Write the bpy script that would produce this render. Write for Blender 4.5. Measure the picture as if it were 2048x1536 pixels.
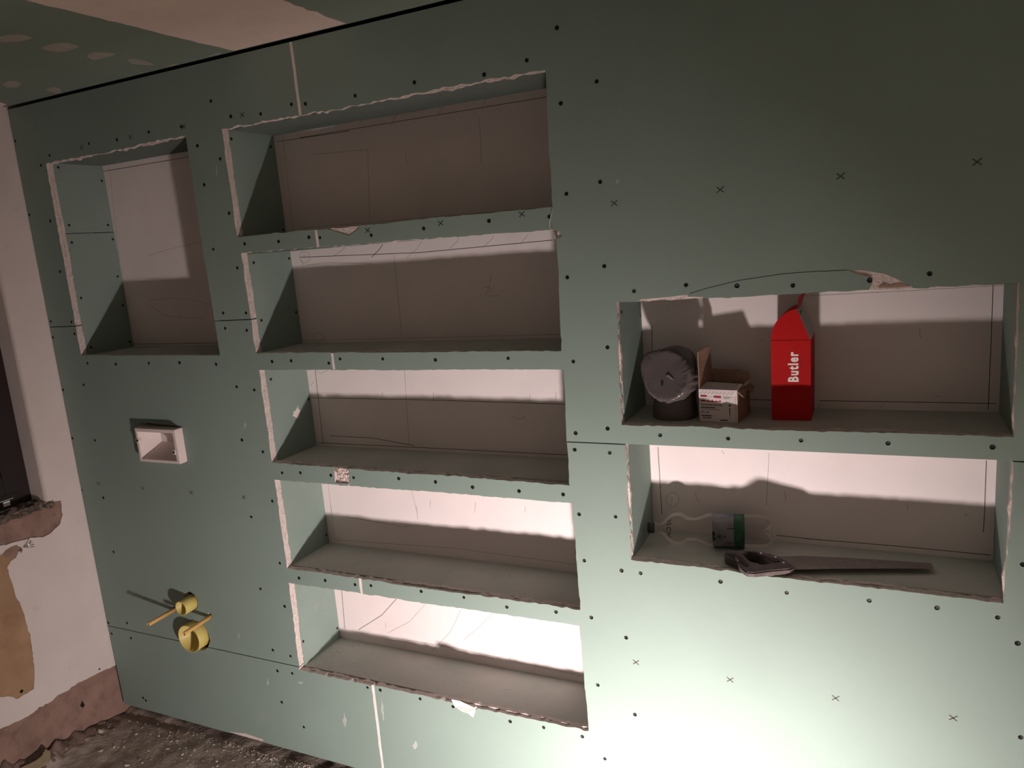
import bpy, bmesh, math, random
from mathutils import Matrix, Vector, noise
from mathutils.geometry import tessellate_polygon

for o in list(bpy.data.objects):
    bpy.data.objects.remove(o)
scene = bpy.context.scene
COL = scene.collection

# ------------------------------------------------------------------ camera
cam_data = bpy.data.cameras.new('camera')
cam_data.sensor_width = 36.0
cam_data.lens = 1531.19 / 2048 * 36.0
cam_data.clip_start = 0.02
cam = bpy.data.objects.new('camera', cam_data)
COL.objects.link(cam)
RIGHT = (0.90078, 0.426714, -0.08069)
DOWN = (0.007922, -0.201919, -0.97937)
FWD = (-0.434204, 0.881558, -0.185265)
cam.matrix_world = Matrix((
    (RIGHT[0], -DOWN[0], -FWD[0], 2.8925),
    (RIGHT[1], -DOWN[1], -FWD[1], -1.88579),
    (RIGHT[2], -DOWN[2], -FWD[2], 1.83033),
    (0, 0, 0, 1)))
scene.camera = cam

# ------------------------------------------------------------------ night outside, one work lamp on the floor
world = bpy.data.worlds.new('night')
scene.world = world
world.use_nodes = True
world.node_tree.nodes['Background'].inputs[0].default_value = (0.01, 0.012, 0.02, 1)
world.node_tree.nodes['Background'].inputs[1].default_value = 0.2

LAMP = Vector((2.62, -1.16, 0.19))
AIM = Vector((-0.37, 0.91, -0.13))
ld = bpy.data.lights.new('work_lamp', 'AREA')
ld.shape = 'DISK'
ld.size = 0.10
ld.energy = 44
ld.spread = math.radians(140)
ld.color = (1.0, 0.865, 0.84)
lo = bpy.data.objects.new('work_lamp', ld)
lo.location = LAMP
lo.rotation_euler = AIM.to_track_quat('-Z', 'Y').to_euler()
COL.objects.link(lo)

scene.cycles.diffuse_bounces = 8
vs = scene.view_settings
vs.view_transform = 'Standard'
vs.look = 'None'
vs.gamma = 1.0
vs.use_curve_mapping = False
vs.exposure = 0.0

# ------------------------------------------------------------------ measured positions (metres, x along the wall, z up)
SCREWS = [(0.013, 2.332), (0.407, 2.274), (0.55, 2.269), (0.707, 2.274), (0.856, 2.271), (0.189, 2.26), (0.132, 2.232), (0.012, 2.066), (0.125, 2.034), (0.914, 2.205), (0.918, 2.083), (0.915, 1.877), (1.003, 2.154), (1.007, 1.985), (0.999, 2.329), (1.072, 2.273), (1.192, 2.264), (1.314, 2.274), (1.366, 2.268), (1.054, 1.885), (1.195, 1.882), (1.316, 1.886), (1.358, 1.882), (0.126, 1.848), (0.017, 1.664), (0.137, 1.658), (0.011, 1.602), (0.142, 1.613), (0.185, 1.5), (0.343, 1.496), (0.519, 1.499), (0.674, 1.5), (0.848, 1.494), (0.139, 1.416), (0.011, 1.395), (0.927, 1.416), (1.004, 1.406), (0.011, 1.199), (0.144, 1.196), (0.914, 1.229), (1.002, 1.191), (0.007, 0.984), (0.13, 0.961), (1.012, 1.016), (1.008, 1.811), (0.916, 1.667), (1.017, 1.664), (0.915, 1.616), (1.009, 1.607), (1.099, 1.502), (1.18, 1.504), (1.331, 1.496), (1.377, 1.509), (1.074, 1.121), (1.154, 1.126), (1.281, 1.125), (0.002, 0.772), (0.13, 0.733), (0.004, 0.585), (0.903, 0.949), (1.005, 0.787), (0.895, 0.676), (0.998, 0.623), (0.91, 0.439), (0.991, 0.429), (0.012, 0.406), (0.13, 0.424), (0.02, 0.359), (0.137, 0.358), (0.009, 0.173), (0.143, 0.089), (0.157, 0.08), (0.917, 0.357), (0.987, 0.36), (0.915, 0.23), (1.005, 0.148), (1.083, 0.741), (1.198, 0.747), (2.167, 2.331), (2.08, 2.27), (1.957, 2.255), (1.744, 2.269), (1.545, 2.264), (2.164, 2.154), (2.261, 2.191), (2.163, 1.933), (2.255, 1.953), (2.111, 1.88), (1.935, 1.884), (1.727, 1.88), (1.546, 1.875), (2.15, 1.721), (2.253, 1.744), (2.328, 1.677), (2.249, 1.534), (2.151, 1.497), (1.958, 1.507), (1.722, 1.504), (1.537, 1.508), (2.144, 1.299), (2.236, 1.315), (2.138, 1.252), (2.238, 1.248), (1.372, 1.123), (1.546, 1.131), (1.679, 1.129), (1.806, 1.121), (1.958, 1.12), (2.094, 1.12), (2.138, 1.065), (2.244, 1.067), (2.144, 0.928), (2.252, 0.911), (2.306, 0.91), (2.154, 0.756), (2.254, 0.71), (2.16, 0.545), (2.267, 0.473), (2.1, 0.364), (2.167, 0.306), (1.323, 0.748), (1.388, 0.753), (1.583, 0.759), (1.738, 0.76), (1.885, 0.749), (2.045, 0.757), (1.32, 0.37), (1.373, 0.371), (1.532, 0.371), (1.657, 0.369), (1.861, 0.361), (1.975, 0.366), (2.46, 1.686), (2.581, 1.678), (2.707, 1.673), (2.868, 1.677), (2.985, 1.685), (2.378, 1.302), (2.55, 1.3), (2.721, 1.302), (2.52, 0.913), (2.908, 1.303), (3.112, 1.303), (3.177, 1.038), (2.683, 0.904), (2.871, 0.909), (3.014, 0.911), (3.134, 0.905), (3.174, 0.848), (3.188, 0.615)]
CROSSES = [(0.617, 2.269), (1.119, 2.271), (0.867, 2.27), (0.367, 2.266), (0.116, 1.018), (0.369, 1.016), (0.626, 1.018), (0.882, 1.02), (2.289, 1.898), (2.034, 1.893), (1.784, 1.89), (1.536, 1.89), (2.279, 0.639), (2.549, 1.905), (2.809, 1.908), (3.067, 1.909), (2.537, 0.635), (2.796, 0.634), (3.053, 0.635)]
SIDE = {'A': [(0.046, 2.224), (0.216, 2.181), (0.047, 2.015), (0.209, 2.012), (0.045, 1.951), (0.219, 1.957), (0.212, 1.812), (0.041, 1.744), (0.212, 1.697), (0.215, 1.549), (0.044, 1.554)], 'B1': [(0.035, 2.214), (0.21, 2.202), (0.217, 1.926)], 'B2': [(0.048, 1.823), (0.219, 1.827), (0.046, 1.633), (0.218, 1.639)], 'B3': [(0.048, 1.433), (0.226, 1.326)], 'B4': [(0.228, 0.807)], 'B5': [(0.033, 0.475), (0.22, 0.429)], 'C1': [(0.048, 1.62), (0.247, 1.589)]}
QUADS = {'A': [(0.161, 2.233), (0.869, 2.242), (0.872, 1.524), (0.156, 1.53)], 'B1': [(1.027, 2.241), (2.128, 2.239), (2.122, 1.903), (1.026, 1.908)], 'B2': [(1.034, 1.857), (2.129, 1.846), (2.119, 1.526), (1.034, 1.53)], 'B3': [(1.038, 1.474), (2.121, 1.475), (2.115, 1.147), (1.036, 1.155)], 'B4': [(1.036, 1.094), (2.119, 1.096), (2.122, 0.775), (1.035, 0.771)], 'B5': [(1.033, 0.717), (2.118, 0.724), (2.122, 0.388), (1.024, 0.38)], 'C1': [(2.279, 1.65), (3.149, 1.657), (3.15, 1.327), (2.275, 1.326)], 'C2': [(2.283, 1.271), (3.153, 1.273), (3.144, 0.941), (2.281, 0.946)]}
PENCIL = {'A': [[(0.157, 2.217), (0.622, 2.218)], [(0.196, 2.231), (0.16, 1.865)], [(0.32, 1.881), (0.456, 1.9), (0.638, 1.914)], [(0.294, 1.692), (0.36, 1.646), (0.568, 1.629)], [(0.288, 1.711), (0.413, 1.712), (0.53, 1.703), (0.627, 1.677)], [(0.151, 1.537), (0.627, 1.535)], [(0.162, 1.914), (0.165, 1.53)]], 'B1': [[(1.038, 2.219), (1.344, 2.214)], [(1.067, 2.232), (1.059, 1.928)], [(1.139, 2.219), (2.035, 2.217)], [(1.227, 2.227), (1.254, 2.243)], [(1.383, 2.233), (1.422, 2.251)], [(1.501, 2.207), (1.531, 2.244)], [(1.673, 2.217), (1.7, 2.243)], [(1.826, 2.217), (1.843, 2.241)], [(1.405, 2.152), (1.382, 1.922)], [(1.173, 2.16), (1.404, 2.149)], [(1.089, 1.926), (2.029, 1.913)], [(1.815, 2.19), (1.809, 2.063)], [(1.547, 2.119), (1.546, 2.088)]], 'B2': [[(1.073, 1.828), (1.56, 1.812), (2.022, 1.818)], [(1.216, 1.822), (1.251, 1.837), (1.271, 1.849)], [(1.373, 1.809), (1.407, 1.832), (1.423, 1.848)], [(1.506, 1.797), (1.549, 1.823), (1.574, 1.847)], [(1.671, 1.817), (1.698, 1.834), (1.708, 1.847)], [(1.795, 1.816), (1.82, 1.833), (1.83, 1.845)], [(1.916, 1.813), (1.944, 1.841)], [(1.077, 1.818), (1.083, 1.8)], [(1.462, 1.81), (1.458, 1.547)], [(1.809, 1.726), (1.798, 1.689), (1.783, 1.664)], [(1.78, 1.693), (1.803, 1.689), (1.805, 1.676)], [(1.795, 1.663), (1.831, 1.663)], [(1.039, 1.537), (1.527, 1.537), (2.023, 1.539)], [(1.824, 1.494), (1.926, 1.523)], [(1.091, 1.799), (1.181, 1.803), (1.377, 1.789)], [(1.116, 1.826), (1.113, 1.818), (1.105, 1.811), (1.096, 1.808), (1.086, 1.809), (1.077, 1.813), (1.072, 1.82), (1.071, 1.829), (1.075, 1.837), (1.082, 1.843), (1.092, 1.846), (1.102, 1.845), (1.11, 1.841), (1.115, 1.834), (1.116, 1.826)], [(1.134, 1.546), (1.13, 1.539), (1.123, 1.533), (1.113, 1.53), (1.102, 1.53), (1.093, 1.533), (1.087, 1.539), (1.086, 1.547), (1.089, 1.554), (1.097, 1.56), (1.107, 1.563), (1.118, 1.563), (1.127, 1.559), (1.133, 1.553), (1.134, 1.546)], [(1.089, 1.832), (1.101, 1.834)], [(1.088, 1.826), (1.1, 1.827)]], 'B3': [[(1.075, 1.428), (1.067, 1.156)], [(1.04, 1.328), (1.501, 1.329), (2.024, 1.324)], [(1.044, 1.16), (1.481, 1.162), (2.022, 1.163)], [(1.103, 1.189), (1.287, 1.188), (1.461, 1.168)], [(1.454, 1.428), (1.44, 1.167)], [(1.354, 1.353), (1.353, 1.337), (1.341, 1.324)], [(1.558, 1.354), (1.553, 1.325)], [(1.91, 1.355), (1.903, 1.325)], [(1.84, 1.28), (1.863, 1.272), (1.888, 1.281)], [(1.998, 1.362), (1.995, 1.335)], [(1.043, 1.372), (1.065, 1.391)], [(1.075, 1.428), (1.097, 1.418), (1.129, 1.428)]], 'B4': [[(1.066, 1.004), (1.065, 0.893)], [(1.065, 0.921), (1.062, 0.786)], [(1.43, 1.003), (1.442, 0.926)], [(1.503, 0.975), (1.498, 0.95)], [(1.679, 0.982), (1.672, 0.945)], [(1.862, 0.982), (1.858, 0.961)], [(1.06, 0.786), (1.576, 0.808), (2.025, 0.801)], [(1.103, 0.884), (1.288, 0.874), (1.374, 0.866), (1.418, 0.874)], [(1.442, 0.951), (1.442, 0.901)]], 'B5': [[(1.064, 0.581), (1.055, 0.425)], [(1.032, 0.418), (1.535, 0.429), (2.023, 0.409)], [(1.312, 0.584), (1.238, 0.509), (1.122, 0.432)], [(1.444, 0.59), (1.357, 0.5), (1.255, 0.44)], [(1.585, 0.587), (1.527, 0.487), (1.439, 0.396)], [(1.705, 0.586), (1.648, 0.526), (1.581, 0.467)], [(1.84, 0.569), (1.815, 0.503), (1.753, 0.422)], [(1.251, 0.48), (1.248, 0.459)]], 'C1': [[(2.306, 1.558), (2.296, 1.343)], [(2.571, 1.348), (2.627, 1.347)], [(2.746, 1.348), (2.938, 1.348), (3.143, 1.348)], [(3.128, 1.634), (3.128, 1.499), (3.127, 1.333)], [(2.716, 1.625), (2.958, 1.628), (3.149, 1.632)], [(2.978, 1.535), (2.977, 1.52), (2.979, 1.513), (2.982, 1.513)], [(3.011, 1.365), (3.025, 1.362)], [(2.752, 1.345), (2.74, 1.326)], [(2.895, 1.34), (2.892, 1.331)], [(2.604, 1.516), (2.603, 1.507)]], 'C2': [[(2.307, 1.201), (2.309, 0.994)], [(2.632, 0.96), (2.746, 0.958)], [(2.705, 0.958), (2.942, 0.96), (3.144, 0.958)], [(3.127, 1.204), (3.127, 1.073), (3.126, 1.017)], [(2.617, 1.198), (2.607, 1.045)], [(2.655, 1.09), (2.659, 1.074), (2.656, 1.062)], [(2.41, 1.07), (2.415, 1.049), (2.424, 1.04)], [(2.489, 1.2), (2.496, 1.189)], [(2.956, 1.076), (2.958, 1.062)], [(3.086, 1.053), (3.086, 1.061), (3.093, 1.062)], [(2.362, 1.045), (2.36, 1.035), (2.354, 1.027), (2.346, 1.022), (2.338, 1.022), (2.33, 1.025), (2.325, 1.032), (2.324, 1.042), (2.326, 1.051), (2.332, 1.059), (2.34, 1.064), (2.348, 1.065), (2.356, 1.061), (2.361, 1.054), (2.362, 1.045)], [(2.342, 1.05), (2.341, 1.039)]]}
DMG = {'crack': [(2.469, 1.665), (2.511, 1.676), (2.588, 1.691), (2.685, 1.701), (2.765, 1.703), (2.777, 1.702), (2.822, 1.702)], 'chunk': [(2.822, 1.702), (2.857, 1.699), (2.898, 1.689), (2.925, 1.675), (2.953, 1.658), (2.925, 1.656), (2.863, 1.653), (2.873, 1.668), (2.871, 1.683), (2.844, 1.691)], 'brown': [(2.896, 1.669), (2.908, 1.663), (2.929, 1.668), (2.948, 1.659), (2.921, 1.658), (2.885, 1.659)], 'b1tear': [(1.376, 1.9), (1.471, 1.899), (1.505, 1.897), (1.488, 1.887), (1.468, 1.878), (1.444, 1.887), (1.423, 1.893)], 'b2corner': [(2.114, 1.848), (2.131, 1.843), (2.143, 1.831), (2.139, 1.824), (2.127, 1.821), (2.118, 1.835)], 'b3hole': [(1.299, 1.151), (1.35, 1.152), (1.355, 1.103), (1.294, 1.1)], 'b5tear': [(1.656, 0.394), (1.688, 0.395), (1.743, 0.382), (1.741, 0.366), (1.71, 0.369), (1.679, 0.372)], 'jstrip': [(1.336, 2.444), (1.341, 2.237), (1.346, 1.876), (1.354, 1.498), (1.347, 0.759), (1.346, 0.388), (1.343, 0.077)]}
CEIL_PATCHES = [[(0.836, -0.527), (0.885, -0.496), (0.873, -0.46), (0.828, -0.461), (0.775, -0.49)],
    [(0.794, -0.392), (0.864, -0.398), (0.892, -0.376), (0.878, -0.332), (0.825, -0.325), (0.789, -0.336), (0.786, -0.363)],
    [(0.802, -0.259), (0.846, -0.272), (0.873, -0.251), (0.881, -0.215), (0.822, -0.212), (0.773, -0.214)],
    [(0.839, -0.153), (0.865, -0.153), (0.865, -0.111), (0.849, -0.055), (0.826, -0.08), (0.811, -0.11)],
    [(0.329, -0.217), (0.388, -0.234), (0.402, -0.205), (0.366, -0.174), (0.322, -0.16), (0.3, -0.177)],
    [(0.336, -0.077), (0.389, -0.089), (0.392, -0.06), (0.332, -0.014), (0.317, -0.029)],
    [(0.85, -0.022), (0.90, -0.030), (0.90, -0.014), (0.86, -0.014)], [(1.03, -0.022), (1.09, -0.027), (1.08, -0.014), (1.04, -0.014)]]
LW_BASE = [(-0.471, 0.227), (-0.43, 0.219), (-0.378, 0.216), (-0.345, 0.214), (-0.319, 0.22), (-0.282, 0.218), (-0.246, 0.225), (-0.211, 0.221), (-0.169, 0.228), (-0.127, 0.22), (-0.063, 0.219), (-0.014, 0.21)]
LW_OCHRE = [(-0.345, 0.852), (-0.315, 0.864), (-0.281, 0.865), (-0.265, 0.843), (-0.282, 0.838), (-0.294, 0.818), (-0.316, 0.815), (-0.327, 0.802), (-0.33, 0.775), (-0.325, 0.729), (-0.323, 0.679), (-0.313, 0.64), (-0.307, 0.598), (-0.305, 0.547), (-0.303, 0.497), (-0.307, 0.448), (-0.309, 0.424), (-0.31, 0.397), (-0.32, 0.337), (-0.329, 0.303), (-0.355, 0.3), (-0.388, 0.299), (-0.41, 0.319), (-0.448, 0.341)]
LW_SILL = [(-0.321, 0.974), (-0.236, 0.965), (-0.164, 0.962), (-0.13, 0.966), (-0.101, 0.972), (-0.087, 0.97), (-0.089, 0.944), (-0.091, 0.913), (-0.107, 0.883), (-0.12, 0.874), (-0.152, 0.859), (-0.185, 0.856), (-0.228, 0.872), (-0.259, 0.874), (-0.306, 0.88), (-0.339, 0.885)]

ROOM_X, ROOM_Y, CEIL = 3.75, -2.35, 2.4525
DEPTH = 0.231

# ------------------------------------------------------------------ materials
def nt(name):
    m = bpy.data.materials.new(name)
    m.use_nodes = True
    return m, m.node_tree, m.node_tree.nodes['Principled BSDF']

def mat(name, col, rough=0.8, var=0.10, scale=12.0, bump=0.0, bscale=80.0, spec=0.3, col2=None, mix=(0.4, 0.6), mscale=6.0, metal=0.0, stretch=(1, 1, 1)):
    """Principled surface; noise gives value variation, an optional second colour in blotches, and fine relief."""
    m, t, b = nt(name)
    n, l = t.nodes, t.links
    tc = n.new('ShaderNodeNewGeometry')
    mp = n.new('ShaderNodeMapping')
    mp.inputs['Scale'].default_value = stretch
    l.new(tc.outputs['Position'], mp.inputs['Vector'])
    nz = n.new('ShaderNodeTexNoise')
    nz.inputs['Scale'].default_value = scale
    nz.inputs['Detail'].default_value = 5
    l.new(mp.outputs['Vector'], nz.inputs['Vector'])
    rp = n.new('ShaderNodeValToRGB')
    rp.color_ramp.elements[0].position = 0.3
    rp.color_ramp.elements[1].position = 0.7
    rp.color_ramp.elements[0].color = tuple(c * (1 - var) for c in col) + (1,)
    rp.color_ramp.elements[1].color = tuple(min(1, c * (1 + var)) for c in col) + (1,)
    l.new(nz.outputs['Fac'], rp.inputs['Fac'])
    out = rp.outputs['Color']
    if col2:
        n2 = n.new('ShaderNodeTexNoise')
        n2.inputs['Scale'].default_value = mscale
        n2.inputs['Detail'].default_value = 6
        n2.inputs['Roughness'].default_value = 0.65
        l.new(mp.outputs['Vector'], n2.inputs['Vector'])
        r2 = n.new('ShaderNodeValToRGB')
        r2.color_ramp.elements[0].position = mix[0]
        r2.color_ramp.elements[1].position = mix[1]
        l.new(n2.outputs['Fac'], r2.inputs['Fac'])
        mx = n.new('ShaderNodeMix')
        mx.data_type = 'RGBA'
        l.new(r2.outputs['Color'], mx.inputs[0])
        l.new(out, mx.inputs[6])
        mx.inputs[7].default_value = tuple(col2) + (1,)
        out = mx.outputs[2]
    l.new(out, b.inputs['Base Color'])
    b.inputs['Roughness'].default_value = rough
    b.inputs['Metallic'].default_value = metal
    b.inputs['Specular IOR Level'].default_value = spec
    if bump > 0:
        n3 = n.new('ShaderNodeTexNoise')
        n3.inputs['Scale'].default_value = bscale
        n3.inputs['Detail'].default_value = 6
        l.new(mp.outputs['Vector'], n3.inputs['Vector'])
        bp = n.new('ShaderNodeBump')
        bp.inputs['Strength'].default_value = bump
        bp.inputs['Distance'].default_value = 0.004
        l.new(n3.outputs['Fac'], bp.inputs['Height'])
        l.new(bp.outputs['Normal'], b.inputs['Normal'])
    return m

GREEN = mat('green_drywall_paper', (0.228, 0.300, 0.266), 0.75, 0.035, 3.0, 0.05, 260, 0.25, col2=(0.262, 0.325, 0.297), mix=(0.62, 0.80), mscale=4.0)
SIDEG = mat('green_liner_paper', (0.245, 0.315, 0.280), 0.8, 0.05, 5.0, 0.05, 260, 0.2, col2=(0.29, 0.335, 0.305), mix=(0.60, 0.75), mscale=9.0)
SHELF = mat('dusty_shelf_paper', (0.50, 0.49, 0.45), 0.9, 0.08, 14.0, 0.08, 200, 0.15, col2=(0.42, 0.44, 0.40), mix=(0.40, 0.62), mscale=7.0)
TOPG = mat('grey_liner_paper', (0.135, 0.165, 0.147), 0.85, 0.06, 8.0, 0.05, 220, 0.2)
GCEIL = mat('green_ceiling_paper', (0.21, 0.265, 0.225), 0.8, 0.05, 4.0, 0.05, 220, 0.2)
WBACK = mat('white_back_paper', (0.79, 0.71, 0.70), 0.85, 0.03, 6.0, 0.04, 200, 0.2, col2=(0.74, 0.66, 0.645), mix=(0.60, 0.80), mscale=5.0)
GYPS = mat('broken_gypsum', (0.70, 0.61, 0.575), 0.95, 0.16, 120.0, 0.9, 240, 0.1, col2=(0.42, 0.345, 0.31), mix=(0.56, 0.72), mscale=70.0, stretch=(1, 1.6, 1))
KRAFT = mat('torn_brown_paper', (0.36, 0.235, 0.19), 0.9, 0.15, 40.0, 0.3, 120, 0.1)
FILL = mat('joint_filler', (0.76, 0.68, 0.645), 0.9, 0.05, 20.0, 0.25, 90, 0.15)
CFILL = mat('ceiling_filler', (0.74, 0.62, 0.56), 0.9, 0.04, 5.0, 0.10, 60, 0.15, col2=(0.66, 0.55, 0.49), mix=(0.55, 0.75), mscale=4.0)
THINF = mat('thin_filler_smear', (0.385, 0.365, 0.32), 0.9, 0.08, 30.0, 0.10, 60, 0.15)
PAINT = mat('white_wall_plaster', (0.68, 0.60, 0.575), 0.85, 0.04, 6.0, 0.12, 60, 0.2, col2=(0.60, 0.51, 0.49), mix=(0.62, 0.78), mscale=14.0)
BARE = mat('bare_brown_plaster', (0.29, 0.185, 0.15), 0.95, 0.14, 14.0, 0.8, 60, 0.1, col2=(0.195, 0.122, 0.10), mix=(0.50, 0.72), mscale=18.0)
OCHRE = mat('ochre_plaster', (0.38, 0.24, 0.145), 0.9, 0.12, 8.0, 0.4, 40, 0.15, col2=(0.30, 0.17, 0.105), mix=(0.48, 0.70), mscale=7.0)
CONC = mat('dusty_concrete', (0.45, 0.375, 0.33), 0.95, 0.18, 10.0, 0.7, 70, 0.1, col2=(0.31, 0.25, 0.215), mix=(0.45, 0.70), mscale=9.0)
SOIL = mat('brown_rubble_dust', (0.245, 0.175, 0.145), 0.95, 0.3, 30.0, 0.9, 70, 0.1, col2=(0.15, 0.105, 0.088), mix=(0.5, 0.7), mscale=24.0)
CHIP = mat('plaster_chip', (0.56, 0.49, 0.44), 0.95, 0.2, 40.0, 0.4, 120, 0.1)
RUBBLE = mat('dark_mortar_rubble', (0.135, 0.105, 0.085), 0.95, 0.5, 60.0, 1.0, 90, 0.1, col2=(0.34, 0.27, 0.22), mix=(0.55, 0.70), mscale=45.0)
SCREW = mat('black_screw', (0.010, 0.010, 0.009), 0.5, 0.0, 5.0, 0, 10, 0.3)
PENCIL_M = mat('pencil_graphite', (0.055, 0.050, 0.047), 0.6, 0.25, 200.0, 0, 10, 0.3)
PENCIL_F = mat('faint_pencil', (0.42, 0.375, 0.36), 0.7, 0.25, 200.0, 0, 10, 0.3)
CAVITY = mat('dark_timber', (0.10, 0.075, 0.06), 0.9, 0.2, 20.0, 0, 10, 0.1)
YEL = mat('yellow_plastic', (0.56, 0.46, 0.145), 0.45, 0.05, 20.0, 0.05, 100, 0.4)
ORG = mat('orange_tube_plastic', (0.62, 0.375, 0.13), 0.45, 0.05, 20.0, 0.05, 100, 0.4)
WPL = mat('white_plastic', (0.74, 0.645, 0.62), 0.5, 0.04, 20.0, 0.05, 60, 0.35)
PIPE = mat('grey_pipe_plastic', (0.115, 0.095, 0.092), 0.45, 0.08, 10.0, 0.05, 80, 0.4)
CARD = mat('brown_cardboard', (0.33, 0.205, 0.155), 0.9, 0.08, 30.0, 0.15, 150, 0.15, stretch=(1, 1, 5))
BOXW = mat('white_card_print', (0.72, 0.64, 0.63), 0.6, 0.03, 20.0, 0, 10, 0.3)
RED = mat('red_card', (0.44, 0.006, 0.007), 0.6, 0.04, 10.0, 0, 10, 0.15)
GREYC = mat('grey_card_inside', (0.40, 0.355, 0.32), 0.85, 0.06, 60.0, 0, 10, 0.2)
INKW = mat('white_ink', (0.86, 0.80, 0.77), 0.6, 0.02, 20.0)
INKK = mat('black_ink', (0.02, 0.016, 0.016), 0.6, 0.0, 20.0)
INKR = mat('dark_red_ink', (0.33, 0.018, 0.035), 0.6, 0.05, 20.0)
INKG = mat('grey_ink', (0.30, 0.265, 0.25), 0.6, 0.05, 20.0)
LABEL = mat('pale_paper_label', (0.25, 0.235, 0.24), 0.6, 0.12, 60.0, 0, 10, 0.3, col2=(0.15, 0.145, 0.185), mix=(0.42, 0.60), mscale=30.0)
LGREEN = mat('green_label', (0.028, 0.095, 0.05), 0.55, 0.15, 60.0, 0, 10, 0.3)
CAPM = mat('dark_bottle_cap', (0.035, 0.038, 0.040), 0.5, 0.05, 20.0, 0, 10, 0.3)
SAWH = mat('dark_dusty_plastic', (0.115, 0.088, 0.086), 0.6, 0.25, 30.0, 0.2, 120, 0.3, col2=(0.25, 0.195, 0.19), mix=(0.58, 0.75), mscale=30.0)
SAWG = mat('dark_grip_rubber', (0.070, 0.056, 0.054), 0.7, 0.2, 30.0, 0.2, 120, 0.2)
SAWB = mat('dusty_saw_steel', (0.20, 0.165, 0.155), 0.45, 0.15, 40.0, 0.1, 120, 0.5, col2=(0.42, 0.37, 0.35), mix=(0.60, 0.72), mscale=55.0, metal=0.35, stretch=(1, 3, 1))
STEEL = mat('bright_steel', (0.75, 0.70, 0.67), 0.25, 0.05, 30.0, 0, 10, 0.6, metal=0.9)
FRESH = mat('fresh_white_plaster', (0.86, 0.80, 0.77), 0.9, 0.03, 6.0, 0.1, 60, 0.2)
SMEAR = mat('pale_plaster_smear', (0.40, 0.43, 0.40), 0.9, 0.1, 60.0, 0.1, 90, 0.15)
FRAME = mat('dark_window_frame', (0.022, 0.014, 0.013), 0.45, 0.1, 20.0, 0, 10, 0.4)
SHARD = mat('yellowish_shard', (0.36, 0.29, 0.185), 0.85, 0.15, 30.0, 0.3, 90, 0.2)

def clear(name, tint, gloss, facing, base=0.05, diff=0.0, dcol=(0.6, 0.6, 0.6), rim=0.0):
    """thin clear plastic: transparent sheet with a Fresnel-weighted shiny skin, a little haze and painted pale edge highlights"""
    m = bpy.data.materials.new(name)
    m.use_nodes = True
    t = m.node_tree
    n, l = t.nodes, t.links
    n.remove(n['Principled BSDF'])
    out = n['Material Output']
    tr = n.new('ShaderNodeBsdfTransparent')
    tr.inputs[0].default_value = tuple(tint) + (1,)
    gl = n.new('ShaderNodeBsdfGlossy')
    gl.inputs['Roughness'].default_value = gloss
    gl.inputs['Color'].default_value = (0.9, 0.86, 0.84, 1)
    df = n.new('ShaderNodeBsdfDiffuse')
    df.inputs[0].default_value = tuple(dcol) + (1,)
    fr = n.new('ShaderNodeFresnel')
    fr.inputs['IOR'].default_value = facing
    ad = n.new('ShaderNodeMath')
    ad.operation = 'ADD'
    ad.use_clamp = True
    ad.inputs[1].default_value = base
    l.new(fr.outputs[0], ad.inputs[0])
    mx = n.new('ShaderNodeMixShader')
    l.new(ad.outputs[0], mx.inputs[0])
    l.new(tr.outputs[0], mx.inputs[1])
    l.new(gl.outputs[0], mx.inputs[2])
    if rim > 0:  # pale colour at grazing angles imitates light caught along the plastic edges
        rd = n.new('ShaderNodeBsdfDiffuse')
        rd.inputs[0].default_value = (0.85, 0.80, 0.77, 1)
        rt = n.new('ShaderNodeBsdfTranslucent')
        rt.inputs[0].default_value = (0.85, 0.80, 0.77, 1)
        r1 = n.new('ShaderNodeMixShader')
        l.new(rd.outputs[0], r1.inputs[1])
        l.new(rt.outputs[0], r1.inputs[2])
        r2 = n.new('ShaderNodeMixShader')
        r2.inputs[0].default_value = rim
        l.new(gl.outputs[0], r2.inputs[1])
        l.new(r1.outputs[0], r2.inputs[2])
        l.new(r2.outputs[0], mx.inputs[2])
    m2 = n.new('ShaderNodeMixShader')
    m2.inputs[0].default_value = diff
    l.new(mx.outputs[0], m2.inputs[1])
    l.new(df.outputs[0], m2.inputs[2])
    l.new(m2.outputs[0], out.inputs['Surface'])
    return m

PET = clear('clear_bottle_plastic', (0.96, 0.95, 0.94), 0.12, 1.27, 0.0, 0.04, (0.6, 0.57, 0.55), 0.72)
FILM = clear('cloudy_film', (0.80, 0.78, 0.78), 0.20, 1.4, 0.03, 0.40, (0.19, 0.162, 0.162), 0.30)
PANE = mat('dark_night_glass', (0.008, 0.006, 0.006), 0.08, 0.0, 5.0, 0, 10, 0.5)

# ------------------------------------------------------------------ mesh helpers
def obj(name, me, parent=None, **props):
    o = bpy.data.objects.new(name, me)
    COL.objects.link(o)
    if parent is not None:
        o.parent = parent
    for k, v in props.items():
        o[k] = v
    return o

def empty(name, loc, **props):
    o = bpy.data.objects.new(name, None)
    o.location = loc
    o.empty_display_size = 0.05
    COL.objects.link(o)
    for k, v in props.items():
        o[k] = v
    return o

def mesh(name, verts, faces, mats, idx=None, smooth=False):
    me = bpy.data.meshes.new(name)
    me.from_pydata([tuple(v) for v in verts], [], faces)
    for m in (mats if isinstance(mats, (list, tuple)) else [mats]):
        me.materials.append(m)
    if idx:
        me.polygons.foreach_set('material_index', idx)
    if smooth:
        me.polygons.foreach_set('use_smooth', [True] * len(me.polygons))
    me.validate()
    me.update()
    return me

def fix(me):
    bm = bmesh.new()
    bm.from_mesh(me)
    bmesh.ops.recalc_face_normals(bm, faces=bm.faces)
    bm.to_mesh(me)
    bm.free()
    return me

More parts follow.
